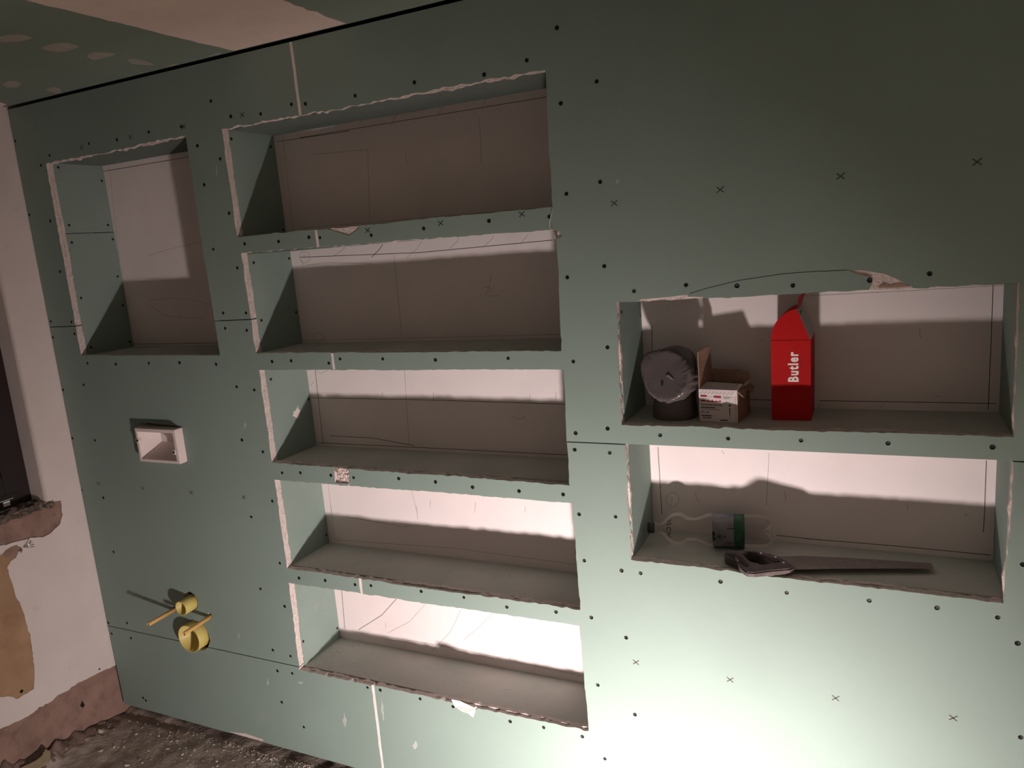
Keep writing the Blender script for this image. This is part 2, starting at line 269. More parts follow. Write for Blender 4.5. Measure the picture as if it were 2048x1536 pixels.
def box(name, a, b, m, bevel=0.0):
    bm = bmesh.new()
    bmesh.ops.create_cube(bm, size=1)
    for v in bm.verts:
        v.co = Vector(((a[0] + b[0]) / 2 + v.co.x * (b[0] - a[0]), (a[1] + b[1]) / 2 + v.co.y * (b[1] - a[1]), (a[2] + b[2]) / 2 + v.co.z * (b[2] - a[2])))
    if bevel:
        bmesh.ops.bevel(bm, geom=bm.edges[:], offset=bevel, segments=2, affect='EDGES')
    me = bpy.data.meshes.new(name)
    bm.to_mesh(me)
    bm.free()
    me.materials.append(m)
    return me

def prism(name, poly, lo_, hi_, mats, plane='xz', idx=None):
    """closed prism over a 2-D outline; plane xz extrudes along y, yz along x, xy along z"""
    def P(u, v, w):
        return (u, w, v) if plane == 'xz' else ((w, u, v) if plane == 'yz' else (u, v, w))
    n = len(poly)
    vs_ = [P(u, v, lo_) for u, v in poly] + [P(u, v, hi_) for u, v in poly]
    tri = tessellate_polygon([[Vector((u, v, 0)) for u, v in poly]])
    fs = [tuple(t) for t in tri] + [tuple(n + i for i in reversed(t)) for t in tri]
    fs += [(i, (i + 1) % n, n + (i + 1) % n, n + i) for i in range(n)]
    me = bpy.data.meshes.new(name)
    me.from_pydata(vs_, [], fs)
    for m in (mats if isinstance(mats, (list, tuple)) else [mats]):
        me.materials.append(m)
    if idx is not None:
        me.polygons.foreach_set('material_index', [idx] * len(me.polygons))
    return fix(me)

def join_meshes(name, mes, mats=None):
    bm = bmesh.new()
    out = bpy.data.meshes.new(name)
    allm = []
    for me in mes:
        base = []
        for m in me.materials:
            if m not in allm:
                allm.append(m)
            base.append(allm.index(m))
        n0 = len(bm.faces)
        bm.from_mesh(me)
        bm.faces.ensure_lookup_table()
        for f in bm.faces[n0:]:
            f.material_index = base[f.material_index] if base else 0
    bm.to_mesh(out)
    bm.free()
    for m in allm:
        out.materials.append(m)
    return out

def boolean(me, cutters):
    o = bpy.data.objects.new('tmp_target', me)
    COL.objects.link(o)
    tmp = []
    for c in cutters:
        co = bpy.data.objects.new('tmp_cutter', c)
        COL.objects.link(co)
        tmp.append(co)
        md = o.modifiers.new('cut', 'BOOLEAN')
        md.operation = 'DIFFERENCE'
        md.object = co
        md.solver = 'EXACT'
        md.material_mode = 'TRANSFER'
    bpy.context.view_layer.update()
    dg = bpy.context.evaluated_depsgraph_get()
    res = bpy.data.meshes.new_from_object(o.evaluated_get(dg))
    for t in tmp + [o]:
        bpy.data.objects.remove(t)
    return res

def lathe(name, prof, m, n=32, smooth=True, frame=None, closed=True):
    """prof: list of (s, r) along local +z; frame maps local to world"""
    vs_, fs = [], []
    for s, r in prof:
        for k in range(n):
            a = 2 * math.pi * k / n
            vs_.append(Vector((r * math.cos(a), r * math.sin(a), s)))
    for i in range(len(prof) - 1):
        for k in range(n):
            fs.append((i * n + k, i * n + (k + 1) % n, (i + 1) * n + (k + 1) % n, (i + 1) * n + k))
    if closed:
        fs.append(tuple(range(n - 1, -1, -1)))
        fs.append(tuple((len(prof) - 1) * n + k for k in range(n)))
    if frame is not None:
        vs_ = [frame @ v for v in vs_]
    me = mesh(name, vs_, fs, m)
    fix(me)
    if smooth:
        me.polygons.foreach_set('use_smooth', [len(p.vertices) == 4 for p in me.polygons])
    return me

def frame_to(origin, direction, up=(0, 0, 1)):
    z = Vector(direction).normalized()
    x = Vector(up).cross(z)
    if x.length < 1e-4:
        x = Vector((1, 0, 0))
    x.normalize()
    y = z.cross(x)
    return Matrix(((x.x, y.x, z.x, origin[0]), (x.y, y.y, z.y, origin[1]), (x.z, y.z, z.z, origin[2]), (0, 0, 0, 1)))

def tube(name, pts, rad, m, n=10, smooth=True):
    pts = [Vector(p) for p in pts]
    vs_, fs = [], []
    for i, p in enumerate(pts):
        d = (pts[min(i + 1, len(pts) - 1)] - pts[max(i - 1, 0)]).normalized()
        f = frame_to(p, d, (0.13, 0.31, 0.94))
        r = rad[i] if isinstance(rad, (list, tuple)) else rad
        for k in range(n):
            a = 2 * math.pi * k / n
            vs_.append(f @ Vector((r * math.cos(a), r * math.sin(a), 0)))
    for i in range(len(pts) - 1):
        for k in range(n):
            fs.append((i * n + k, i * n + (k + 1) % n, (i + 1) * n + (k + 1) % n, (i + 1) * n + k))
    fs.append(tuple(range(n - 1, -1, -1)))
    fs.append(tuple((len(pts) - 1) * n + k for k in range(n)))
    me = fix(mesh(name, vs_, fs, m))
    if smooth:
        me.polygons.foreach_set('use_smooth', [len(p.vertices) == 4 for p in me.polygons])
    return me

def text_mesh(name, body, size, m, frame, offset=0.0, thick=0.0002, sx=1.0, space=1.0):
    cu = bpy.data.curves.new(name, 'FONT')
    cu.body = body
    cu.size = size
    cu.offset = offset
    cu.extrude = thick
    cu.space_character = space
    cu.resolution_u = 3
    o = bpy.data.objects.new('tmp_text', cu)
    COL.objects.link(o)
    bpy.context.view_layer.update()
    me = bpy.data.meshes.new_from_object(o.evaluated_get(bpy.context.evaluated_depsgraph_get()))
    bpy.data.objects.remove(o)
    me.transform(frame @ Matrix.Diagonal((sx, 1, 1, 1)))
    me.materials.clear()
    me.materials.append(m)
    return me

def ribbon(lines, w, y0, y1, m, name, rnd=None):
    """pencil strokes on a vertical plane facing -y, as very thin closed strips"""
    parts = []
    for ln in lines:
        pts = [Vector((p[0], 0, p[1])) for p in ln]
        L, R = [], []
        for i, p in enumerate(pts):
            d = pts[min(i + 1, len(pts) - 1)] - pts[max(i - 1, 0)]
            nrm = Vector((-d.z, 0, d.x)).normalized() * (w / 2)
            L.append(((p + nrm).x, (p + nrm).z))
            R.append(((p - nrm).x, (p - nrm).z))
        for i in range(len(pts) - 1):
            q = [L[i], L[i + 1], R[i + 1], R[i]]
            vs_ = [(u, y0, v) for u, v in q] + [(u, y1, v) for u, v in q]
            parts.append(mesh(name, vs_, [(0, 1, 2, 3), (7, 6, 5, 4), (0, 4, 5, 1), (1, 5, 6, 2), (2, 6, 7, 3), (3, 7, 4, 0)], m))
    return fix(join_meshes(name, parts))

def rough(p, q, n, amp, seed, wave=0.0):
    """points from p to q (p included, q not) with hand-cut wobble across the edge"""
    rnd = random.Random(seed)
    d = Vector((q[0] - p[0], q[1] - p[1]))
    nr = Vector((-d.y, d.x)).normalized()
    ph = rnd.random() * 6.28
    out = [tuple(p)]
    for i in range(1, n):
        t = i / n
        k = rnd.gauss(0, amp) + wave * math.sin(ph + t * 9.0) * math.sin(math.pi * t)
        out.append((p[0] + d.x * t + nr.x * k, p[1] + d.y * t + nr.y * k))
    return out

def rough_quad(q, amps, seed, step=0.014, wave=0.0012):
    out = []
    for i in range(4):
        a, b = q[i], q[(i + 1) % 4]
        n = max(4, int(math.hypot(b[0] - a[0], b[1] - a[1]) / step))
        out += rough(a, b, n, amps[i], seed * 10 + i, wave * (2 if amps[i] > 0.0012 else 1))
    return out

# ================================================================== THE BACK WALL
wall_back = obj('wall_back', box('wall_back', (-0.3, 0.262, -0.02), (ROOM_X + 0.2, 0.36, 2.5), CAVITY), kind='structure',
                label='green drywall partition with eight recessed niches and unfilled screws', category='wall')

# (top, right, bottom, left) wobble of each hand-sawn opening
AMPS = {'A': (0.0016, 0.0006, 0.0006, 0.0011), 'B1': (0.0018, 0.0007, 0.0009, 0.0010), 'B2': (0.0010, 0.0007, 0.0008, 0.0010),
        'B3': (0.0006, 0.0005, 0.0012, 0.0010), 'B4': (0.0008, 0.0008, 0.0014, 0.0010), 'B5': (0.0009, 0.0006, 0.0014, 0.0010),
        'C1': (0.0010, 0.0009, 0.0012, 0.0014), 'C2': (0.0005, 0.0014, 0.0012, 0.0014)}
GAP = 0.0016
PANELS = {
    'P1': [(0.004, 1.642 + GAP), (1.3395, 1.642 + GAP), (1.3365, 2.4435), (0.004, 2.4435)],
    'P2': [(0.005, 0.3925 + GAP), (1.3415, 0.3925 + GAP), (1.3435, 1.642 - GAP), (0.005, 1.642 - GAP)],
    'P3': [(0.014, 0.035), (1.338, 0.035), (1.341, 0.3925 - GAP), (0.006, 0.3925 - GAP)],
    'P4': [(1.3535, 1.273 + GAP), (ROOM_X, 1.273 + GAP), (ROOM_X, 2.4435), (1.345, 2.4435)],
    'P5': [(1.3475, 0.035), (ROOM_X, 0.035), (ROOM_X, 1.273 - GAP), (1.3535, 1.273 - GAP)],
}
USES = {'P1': ['A', 'B1', 'B2'], 'P2': ['A', 'B2', 'B3', 'B4', 'B5'], 'P3': ['B5'], 'P4': ['B1', 'B2', 'B3', 'C1'], 'P5': ['B3', 'B4', 'B5', 'C2']}

def cut_quad(n, panel):
    q = [list(p) for p in QUADS[n]]
    if n == 'C2':
        q[0][1] = q[1][1] = 1.285
    if n == 'B5' and panel == 'P2':
        q[2][1], q[3][1] = 0.384, 0.380
    return [tuple(p) for p in q]

def disc_poly(cx, cz, r, n=12, jit=0.0, seed=1):
    rnd = random.Random(seed)
    return [(cx + (r + rnd.uniform(-jit, jit)) * math.cos(2 * math.pi * k / n), cz + (r + rnd.uniform(-jit, jit)) * math.sin(2 * math.pi * k / n)) for k in range(n)]

def inside(poly, x, z):
    c = False
    for i in range(len(poly)):
        (x1, z1), (x2, z2) = poly[i], poly[i - 1]
        if (z1 > z) != (z2 > z) and x < (x2 - x1) * (z - z1) / (z2 - z1) + x1:
            c = not c
    return c

PIPE_HOLES = [disc_poly(0.527, 0.578, 0.037, 20, 0.002, 3), disc_poly(0.533, 0.436, 0.062, 24, 0.003, 4)]
BOX_HOLE = [(0.420, 1.132), (0.634, 1.132), (0.636, 1.268), (0.424, 1.276)]
SLEEVE_HOLES = [disc_poly(0.427, 0.528, 0.012, 10, 0.002, 5), disc_poly(0.617, 0.529, 0.012, 10, 0.002, 6)]

def strip(line, w):
    L, R = [], []
    for i, p in enumerate(line):
        a, b = line[max(i - 1, 0)], line[min(i + 1, len(line) - 1)]
        d = Vector((b[0] - a[0], b[1] - a[1])).normalized() * (w / 2)
        L.append((p[0] - d.y, p[1] + d.x))
        R.append((p[0] + d.y, p[1] - d.x))
    return L + R[::-1]

screw_me = join_meshes('screw', [
    lathe('screw', [(0.0, 0.0024), (0.0016, 0.0048), (0.0022, 0.0046), (0.0016, 0.0022)], SCREW, 12, False),
])

panel_obj = {}
for pn, quad in PANELS.items():
    # ---- front layer
    base = prism(pn, quad, 0.0, 0.0124, GREEN)
    cuts = [prism('c', rough_quad(cut_quad(n, pn), AMPS[n], 31 + i + len(pn) * 7), -0.03, 0.03, GYPS) for i, n in enumerate(USES[pn])]
    if pn == 'P2':
        cuts += [prism('c', h, -0.03, 0.03, GYPS) for h in PIPE_HOLES + SLEEVE_HOLES + [BOX_HOLE]]
        cuts.append(prism('c', DMG['b3hole'][:1] + [(1.36, 1.152), (1.36, 1.100)] + DMG['b3hole'][3:], -0.03, 0.010, GYPS))
    if pn == 'P3':
        cuts += [prism('c', PIPE_HOLES[1], -0.03, 0.03, GYPS)]
        cuts.append(prism('c', [(0.60, 0.02), (0.80, 0.02), (0.79, 0.047), (0.70, 0.052), (0.62, 0.040)], -0.03, 0.0025, GYPS))
    if pn == 'P4':
        cuts.append(prism('c', DMG['chunk'][:5] + [(2.95, 1.648), (2.86, 1.644)] + DMG['chunk'][7:], -0.03, 0.005, GYPS))
        cuts.append(prism('c', strip(DMG['crack'], 0.0016), -0.03, 0.008, CAVITY))
        cuts.append(prism('c', [(1.372, 1.912), (1.51, 1.912)] + DMG['b1tear'][2:], -0.03, 0.0035, GYPS))
        cuts.append(prism('c', [(2.104, 1.842)] + DMG['b2corner'], -0.03, 0.006, GYPS))
        cuts.append(prism('c', [(2.322, 1.640), (2.38, 1.640), (2.50, 1.640), (2.50, 1.655), (2.462, 1.657), (2.472, 1.664), (2.452, 1.661), (2.41, 1.658), (2.345, 1.655)], -0.03, 0.004, GYPS))
    if pn == 'P5':
        cuts.append(prism('c', [(1.345, 1.150), (1.357, 1.150), (1.356, 1.103), (1.345, 1.103)], -0.03, 0.010, GYPS))
        cuts.append(prism('c', [(1.650, 0.385), (1.75, 0.385), (1.742, 0.374), (1.70, 0.371), (1.67, 0.378)], -0.03, 0.004, GYPS))
    # ---- dimples for the screws that belong to this panel
    mine = [(x, z) for x, z in SCREWS if quad[0][0] + 0.001 < x < quad[1][0] and quad[0][1] < z < quad[2][1]
            and not any(inside(QUADS[n], x, z) for n in USES[pn])]
    rnd = random.Random(pn)
    holes = join_meshes('h', [prism('h', disc_poly(x, z, 0.0056 + rnd.uniform(-.0004, .0006), 10, 0.0003, k), -0.02, 0.0045, SCREW) for k, (x, z) in enumerate(mine)])
    me = boolean(base, cuts + [holes])
    me.name = 'drywall_panel'
    po = obj('drywall_panel', me, wall_back)
    panel_obj[pn] = po
    for x, z in mine:
        s = obj('screw', screw_me, po)
        s.matrix_local = frame_to((x, 0.0036, z), (rnd.uniform(-.15, .15), -1, rnd.uniform(-.15, .15)))
    for x, z in CROSSES:
        if quad[0][0] < x < quad[1][0] and quad[0][1] < z < quad[2][1]:
            a = 0.0085
            obj('pencil_cross', ribbon([[(x - a, z - a * .8), (x + a, z + a * .8)], [(x - a, z + a * .75), (x + a * .9, z - a * .8)]], 0.0026, -0.0003, 0.0006, PENCIL_M, 'pencil_cross'), po)
    # ---- second layer of board behind it
    q2 = [(quad[0][0] + .002, quad[0][1] + 0.001), (quad[1][0] - .002, quad[1][1] + .001), (quad[2][0] - .002, quad[2][1]), (quad[3][0] + .002, quad[3][1])]
    if pn == 'P3':
        q2[0] = (0.016, 0.06); q2[1] = (q2[1][0], 0.045)
    back = prism(pn + 'b', q2, 0.0129, 0.0254, GYPS)
    cuts = [prism('c', rough_quad(cut_quad(n, pn), tuple(a * 1.1 for a in AMPS[n]), 91 + i + len(pn) * 5), -0.03, 0.06, GYPS) for i, n in enumerate(USES[pn])]
    if pn == 'P2':
        cuts += [prism('c', h, -0.03, 0.06, GYPS) for h in PIPE_HOLES + SLEEVE_HOLES + [BOX_HOLE]]
    if pn == 'P3':
        cuts += [prism('c', PIPE_HOLES[1], -0.03, 0.06, GYPS)]
    bo = boolean(back, cuts)
    bo.name = 'backing_panel'
    obj('backing_panel', bo, wall_back)

# ---- white filler in the vertical joint between the niches
def filler_piece(z0, z1, x0, x1, seed):
    pts = rough((x0 + 0.0045, z1), (x1 + 0.0045, z0), max(3, int((z1 - z0) / .02)), 0.0006, seed) + [(x1 + 0.0045, z0)]
    pts += rough((x1 - 0.0045, z0), (x0 - 0.0045, z1), max(3, int((z1 - z0) / .02)), 0.0006, seed + 1) + [(x0 - 0.0045, z1)]
    return prism('joint_filler', pts, -0.0008, 0.0126, FILL)
for i, (z0, z1, x0, x1) in enumerate([(2.2405, 2.443, 1.3405, 1.3425), (1.855, 1.9055, 1.3455, 1.3465), (1.4765, 1.5275, 1.3485, 1.349),
                                      (0.7225, 0.7735, 1.347, 1.3465), (0.035, 0.3845, 1.344, 1.3425)]):
    obj('joint_filler', filler_piece(z0, z1, x0, x1, 200 + i), wall_back)
# crumbly lump of filler where the joint is broken out under the third niche
def lump(name, cx, cz, w, h, y0, amp, m, seed, nx=22, nz=22):
    vs_, fs = [], []
    for j in range(nz + 1):
        for i in range(nx + 1):
            x, z = cx + (i / nx - .5) * w, cz + (j / nz - .5) * h
            d = abs(noise.fractal(Vector((x * 90 + seed, 3.1, z * 90)), 0.8, 2.2, 4)) * amp
            edge = min(i, nx - i, j, nz - j) == 0
            vs_.append((x, y0 + (0.006 if edge else 0.004 - d), z))
    for j in range(nz):
        for i in range(nx):
            a = j * (nx + 1) + i
            fs.append((a, a + 1, a + nx + 2, a + nx + 1))
    return fix(mesh(name, vs_, fs, m))
obj('broken_filler', lump('broken_filler', 1.328, 1.1265, 0.050, 0.046, 0.004, 0.009, GYPS, 5), wall_back, label='crumbly white filler in a broken joint')
obj('torn_paper', prism('torn_paper', [(1.296, 1.150), (1.312, 1.151), (1.310, 1.137), (1.300, 1.139)], 0.0006, 0.004, KRAFT), wall_back, label='torn brown paper face')
obj('torn_paper', prism('torn_paper', DMG['brown'], 0.0030, 0.0056, KRAFT), wall_back, label='torn brown paper face')
# loose flaps and threads of torn board paper
fl = [(1.655, 0.396), (1.690, 0.398), (1.745, 0.384), (1.742, 0.362), (1.722, 0.371), (1.700, 0.369), (1.668, 0.380)]
fv = [(x, -0.002 - 0.020 * max(0, (0.392 - z)) / 0.03 - 0.003 * math.sin(i * 2.1), z) for i, (x, z) in enumerate(fl)]
fv2 = [(x, y + 0.0009, z) for x, y, z in fv]
tri = tessellate_polygon([[Vector((u, v, 0)) for u, v in fl]])
obj('torn_paper', fix(mesh('torn_paper', fv + fv2, [tuple(t) for t in tri] + [tuple(7 + i for i in reversed(t)) for t in tri] + [(i, (i + 1) % 7, 7 + (i + 1) % 7, 7 + i) for i in range(7)], FILL)), wall_back, label='loose white flap of torn paper')
obj('paper_thread', tube('paper_thread', [(2.122, -0.001, 1.902), (2.119, -0.004, 1.885), (2.114, -0.005, 1.868), (2.112, -0.004, 1.852), (2.122, -0.006, 1.838), (2.128, -0.008, 1.822)], 0.0009, FILL, 6), wall_back)

# ---- niche linings
SIDEX = {}
for k, n in enumerate(QUADS):
    q = QUADS[n]
    x0, x1 = (q[0][0] + q[3][0]) / 2, (q[1][0] + q[2][0]) / 2
    zt, zb = (q[0][1] + q[1][1]) / 2, (q[2][1] + q[3][1]) / 2
    SIDEX[n] = (x0, x1, zb, zt)
    y0 = 0.0258
    T = 0.0124
    bp_ = obj('niche_back_panel', box('niche_back_panel', (x0 - 0.018, DEPTH, zb - 0.018), (x1 + 0.018, DEPTH + 0.0125, zt + 0.018), WBACK), wall_back)
    faint, dark = [], []
    for i, ln in enumerate(PENCIL.get(n, [])):
        (dark if (n in ('B3', 'C1', 'C2') and i < 4) or (n == 'A' and i in (0, 5)) or (n in ('B1', 'B2', 'B5') and i in (0, 2)) else faint).append(ln)
    if dark:
        obj('pencil_lines', ribbon(dark, 0.0017, DEPTH - 0.0004, DEPTH + 0.0006, PENCIL_M, 'pencil_lines'), bp_)
    if faint:
        obj('faint_pencil_lines', ribbon(faint, 0.0015, DEPTH - 0.0003, DEPTH + 0.0006, PENCIL_F, 'faint_pencil_lines'), bp_)
    left = []
    if n == 'A':
        left = [obj('niche_side_panel', box('niche_side_panel', (x0 - T, y0, 1.9855), (x0, DEPTH - .0005, zt), SIDEG), wall_back),
                obj('niche_side_panel', box('niche_side_panel', (x0 - T, y0, zb), (x0, DEPTH - .0005, 1.983), SIDEG), wall_back)]
    else:
        left = [obj('niche_side_panel', box('niche_side_panel', (x0 - T, y0, zb), (x0, DEPTH - .0005, zt), SIDEG), wall_back)]
    for y, z in SIDE.get(n, []):
        y = min(y, DEPTH - 0.012)
        if zb + .01 < z < zt - .01:
            s = obj('screw', screw_me, left[0] if (len(left) == 1 or z > 1.985) else left[1])
            s.matrix_local = frame_to((x0 - 0.0011, y, z), (1, 0, 0))
    obj('niche_side_panel', box('niche_side_panel', (x1, y0, zb), (x1 + T, DEPTH - .0005, zt), SIDEG), wall_back)
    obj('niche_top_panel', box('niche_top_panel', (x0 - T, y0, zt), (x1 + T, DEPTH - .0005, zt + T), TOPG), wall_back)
    obj('niche_shelf_panel', box('niche_shelf_panel', (x0 - T, y0, zb - T), (x1 + T, DEPTH - .0005, zb), SHELF), wall_back)

# ================================================================== CEILING
ceiling = obj('ceiling', box('ceiling', (-0.3, ROOM_Y - 0.2, CEIL), (ROOM_X + 0.2, -0.005, CEIL + 0.05), GCEIL), kind='structure',
              label='green drywall ceiling with white filled joint and screw patches', category='ceiling')
obj('ceiling_cavity', box('ceiling_cavity', (-0.3, -0.06, CEIL + 0.05), (ROOM_X + 0.2, 0.36, CEIL + 0.09), CAVITY), ceiling)
band = rough((1.135, -0.014), (1.120, -1.6), 60, 0.003, 77, 0.006) + [(1.120, -1.6)] + rough((1.60, -1.6), (1.552, -0.014), 60, 0.003, 78, 0.006) + [(1.552, -0.014)]
obj('joint_band', prism('joint_band', band, CEIL - 0.0012, CEIL + 0.001, CFILL, 'xy'), ceiling, label='wide white band of joint filler')
for pts in CEIL_PATCHES:
    c = (sum(p[0] for p in pts) / len(pts), sum(p[1] for p in pts) / len(pts))
    # round the measured outline a little
    dense = []
    for i, p in enumerate(pts):
        q_ = pts[(i + 1) % len(pts)]
        dense += [(p[0] * .8 + q_[0] * .2, p[1] * .8 + q_[1] * .2), (p[0] * .5 + q_[0] * .5, p[1] * .5 + q_[1] * .5), (p[0] * .2 + q_[0] * .8, p[1] * .2 + q_[1] * .8)]
    obj('filler_patch', prism('filler_patch', dense, CEIL - 0.0010, CEIL + 0.001, THINF, 'xy'), ceiling)
obj('edge_filler', prism('edge_filler', [(0.002, -0.5), (0.075, -0.5), (0.07, -0.2), (0.085, -0.09), (0.05, -0.03), (0.002, -0.02)], CEIL - 0.0011, CEIL + 0.001, CFILL, 'xy'), ceiling)

# ================================================================== LEFT WALL WITH WINDOW
lw_base = box('wall_left', (-0.40, ROOM_Y - 0.2, -0.05), (0.0, 0.262, 2.5), PAINT)
SILL = 0.982
opening = prism('c', [(-0.5, -0.142), (-0.014, -0.142), (-0.006, -0.139), (0.001, -0.133), (0.02, -0.120), (0.02, -1.55), (-0.014, -1.53), (-0.5, -1.53)], SILL, 2.10, PAINT, 'xy')
basecut = [(y, z + 0.0015 * math.sin(i * 2.3)) for i, (y, z) in enumerate(LW_BASE)]
basecut = [(-2.6, 0.225), (-1.5, 0.235), (-0.9, 0.222)] + basecut + [(0.20, 0.208), (0.20, -0.2), (-2.6, -0.2)]
def fray(poly, n, amp, seed, close=True):
    out = []
    for i in range(len(poly)):
        out += rough(poly[i], poly[(i + 1) % len(poly)], n, amp, seed + i)
    return out
basecut = basecut[:3] + fray(basecut[3:-3], 4, 0.0018, 300)[:-3] + basecut[-3:]
ochre = [(-1.1, 0.855)] + LW_OCHRE + [(-0.60, 0.335), (-1.1, 0.33)]
ochre = fray(ochre, 3, 0.0016, 400)
sillp = [(-1.7, 0.975)] + LW_SILL + [(-0.6, 0.88), (-1.7, 0.885)]
sillp = [(y, 0.9835 if z > 0.955 and y < -0.12 else z) for y, z in sillp]
sillp = fray(sillp, 3, 0.0012, 500)
lw_me = boolean(lw_base, [opening, prism('c', basecut, -0.006, 0.05, BARE, 'yz'), prism('c', ochre, -0.0022, 0.05, OCHRE, 'yz'), prism('c', sillp, -0.0045, 0.05, BARE, 'yz'),
                          prism('c', disc_poly(-0.372, 0.318, 0.007, 9, 0.001, 9), -0.03, 0.05, CAVITY, 'yz'),
                          prism('c', [(-0.170, 0.128), (-0.158, 0.146), (-0.150, 0.120), (-0.160, 0.112)], -0.03, 0.05, CAVITY, 'yz'),
                          prism('c', disc_poly(-0.067, 0.232, 0.004, 7, 0.0015, 9), -0.02, 0.05, CAVITY, 'yz')])
lw_me.name = 'wall_left'
wall_left = obj('wall_left', lw_me, kind='structure', label='white plastered side wall with bare brown patches under the window', category='wall')

# dark mortar bed and crumbs on the sill
vs_, fs = [], []
nx, ny = 14, 90
for j in range(ny + 1):
    for i in range(nx + 1):
        y = -0.118 - (1.40) * (j / ny) ** 1.6
        x = -0.100 + 0.108 * i / nx
        z = SILL - 0.004 + 0.014 * noise.fractal(Vector((x * 40, y * 40, 1.3)), 0.9, 2.1, 4) - (0.018 if i == nx else 0) + 0.006 * (1 - i / nx)
        vs_.append((x, y, min(z, SILL + 0.012)))
for j in range(ny):
    for i in range(nx):
        a = j * (nx + 1) + i
        fs.append((a, a + 1, a + nx + 2, a + nx + 1))
obj('sill_rubble', fix(mesh('sill_rubble', vs_, fs, RUBBLE)), wall_left, label='dark crumbled mortar on the window sill')

# window: dark outer frame, sash, pane
win = empty('window_1', (-0.09, -0.84, SILL), kind='structure', label='dark-framed window in the white side wall, black night behind it', category='window')
def wpart(name, a, b, m, par=win, bev=0.002):
    me = box(name, a, b, m, bev)
    me.transform(Matrix.Translation((0.09, 0.84, -SILL)))
    return obj(name, me, par)
Y0, Y1, Z0, Z1 = -1.53, -0.142, SILL + 0.004, 2.10
wpart('outer_frame', (-0.15, Y1 - 0.045, Z0), (-0.088, Y1, Z1), FRAME)
wpart('outer_frame', (-0.15, Y0, Z0), (-0.088, Y0 + 0.045, Z1), FRAME)
wpart('outer_frame', (-0.15, Y0 + 0.045, Z0), (-0.088, Y1 - 0.045, Z0 + 0.05), FRAME)
wpart('outer_frame', (-0.15, Y0 + 0.045, Z1 - 0.05), (-0.088, Y1 - 0.045, Z1), FRAME)
wpart('sash_stile', (-0.14, Y1 - 0.10, Z0 + 0.052), (-0.076, Y1 - 0.028, Z1 - 0.052), FRAME)
wpart('sash_stile', (-0.14, Y0 + 0.028, Z0 + 0.052), (-0.076, Y0 + 0.10, Z1 - 0.052), FRAME)
wpart('sash_rail', (-0.139, Y0 + 0.10, Z0 + 0.052), (-0.077, Y1 - 0.10, Z0 + 0.125), FRAME)
wpart('sash_rail', (-0.139, Y0 + 0.10, Z1 - 0.125), (-0.077, Y1 - 0.10, Z1 - 0.052), FRAME)
wpart('pane', (-0.118, Y0 + 0.09, Z0 + 0.12), (-0.112, Y1 - 0.09, Z1 - 0.12), PANE, bev=0)
wpart('sill_sticker', (-0.0875, -0.250, Z0 + 0.008), (-0.0868, -0.225, Z0 + 0.026), INKW, bev=0)
wpart('drip_strip', (-0.088, Y0 + 0.05, Z0 + 0.030), (-0.083, Y1 - 0.07, Z0 + 0.034), STEEL, bev=0)

# ================================================================== FLOOR AND THE TWO UNSEEN WALLS
vs_, fs = [], []
xs = [0.012 * i for i in range(0, 110)] + [1.32 + 0.08 * i for i in range(0, 33)]
ys = [0.26, 0.1] + [0.04 - 0.012 * i for i in range(0, 55)] + [-0.64 - 0.10 * i for i in range(0, 19)]
for y in ys:
    for x in xs:
        z = 0.006 * noise.fractal(Vector((x * 9, y * 9, 0.7)), 0.9, 2.1, 5) - 0.004
        z += (0.012 + 0.17 * min(0.55, max(0, -y - 0.03))) * math.exp(-(max(0, x) / 0.075) ** 1.5) * min(1, max(0, -y - 0.02) / 0.10) * (0.9 + 0.5 * noise.noise(Vector((y * 26, x * 26, 4))))
        z -= 0.012 * max(0, 1 - abs(y) / 0.03) * max(0, min(1, (0.42 - x) / 0.15))
        vs_.append((x, y, z))
n = len(xs)
for j in range(len(ys) - 1):
    for i in range(n - 1):
        a = j * n + i
        fs.append((a, a + 1, a + n + 1, a + n))
fl_me = fix(mesh('floor', vs_, fs, [CONC, SOIL], [1 if vs_[f[0]][0] + 0.04 * noise.noise(Vector((vs_[f[0]][0] * 30, vs_[f[0]][1] * 30, 2))) < 0.055 and vs_[f[0]][1] < -0.05 else 0 for f in fs]))
bm = bmesh.new(); bm.from_mesh(fl_me)
if sum(f.normal.z for f in bm.faces) < 0:
    bmesh.ops.reverse_faces(bm, faces=bm.faces)
bm.to_mesh(fl_me); bm.free()
fl_me.polygons.foreach_set('use_smooth', [True] * len(fl_me.polygons))
obj('floor', fl_me, kind='structure', label='dusty bare concrete floor strewn with plaster crumbs', category='floor')
obj('wall_right', box('wall_right', (ROOM_X, ROOM_Y - 0.2, -0.05), (ROOM_X + 0.1, 0.262, 2.5), FRESH), kind='structure', label='plain plastered wall at the right end of the room', category='wall')
obj('wall_front', box('wall_front', (-0.3, ROOM_Y - 0.1, -0.05), (ROOM_X + 0.1, ROOM_Y, 2.5), FRESH), kind='structure', label='plain plastered wall facing the green drywall', category='wall')

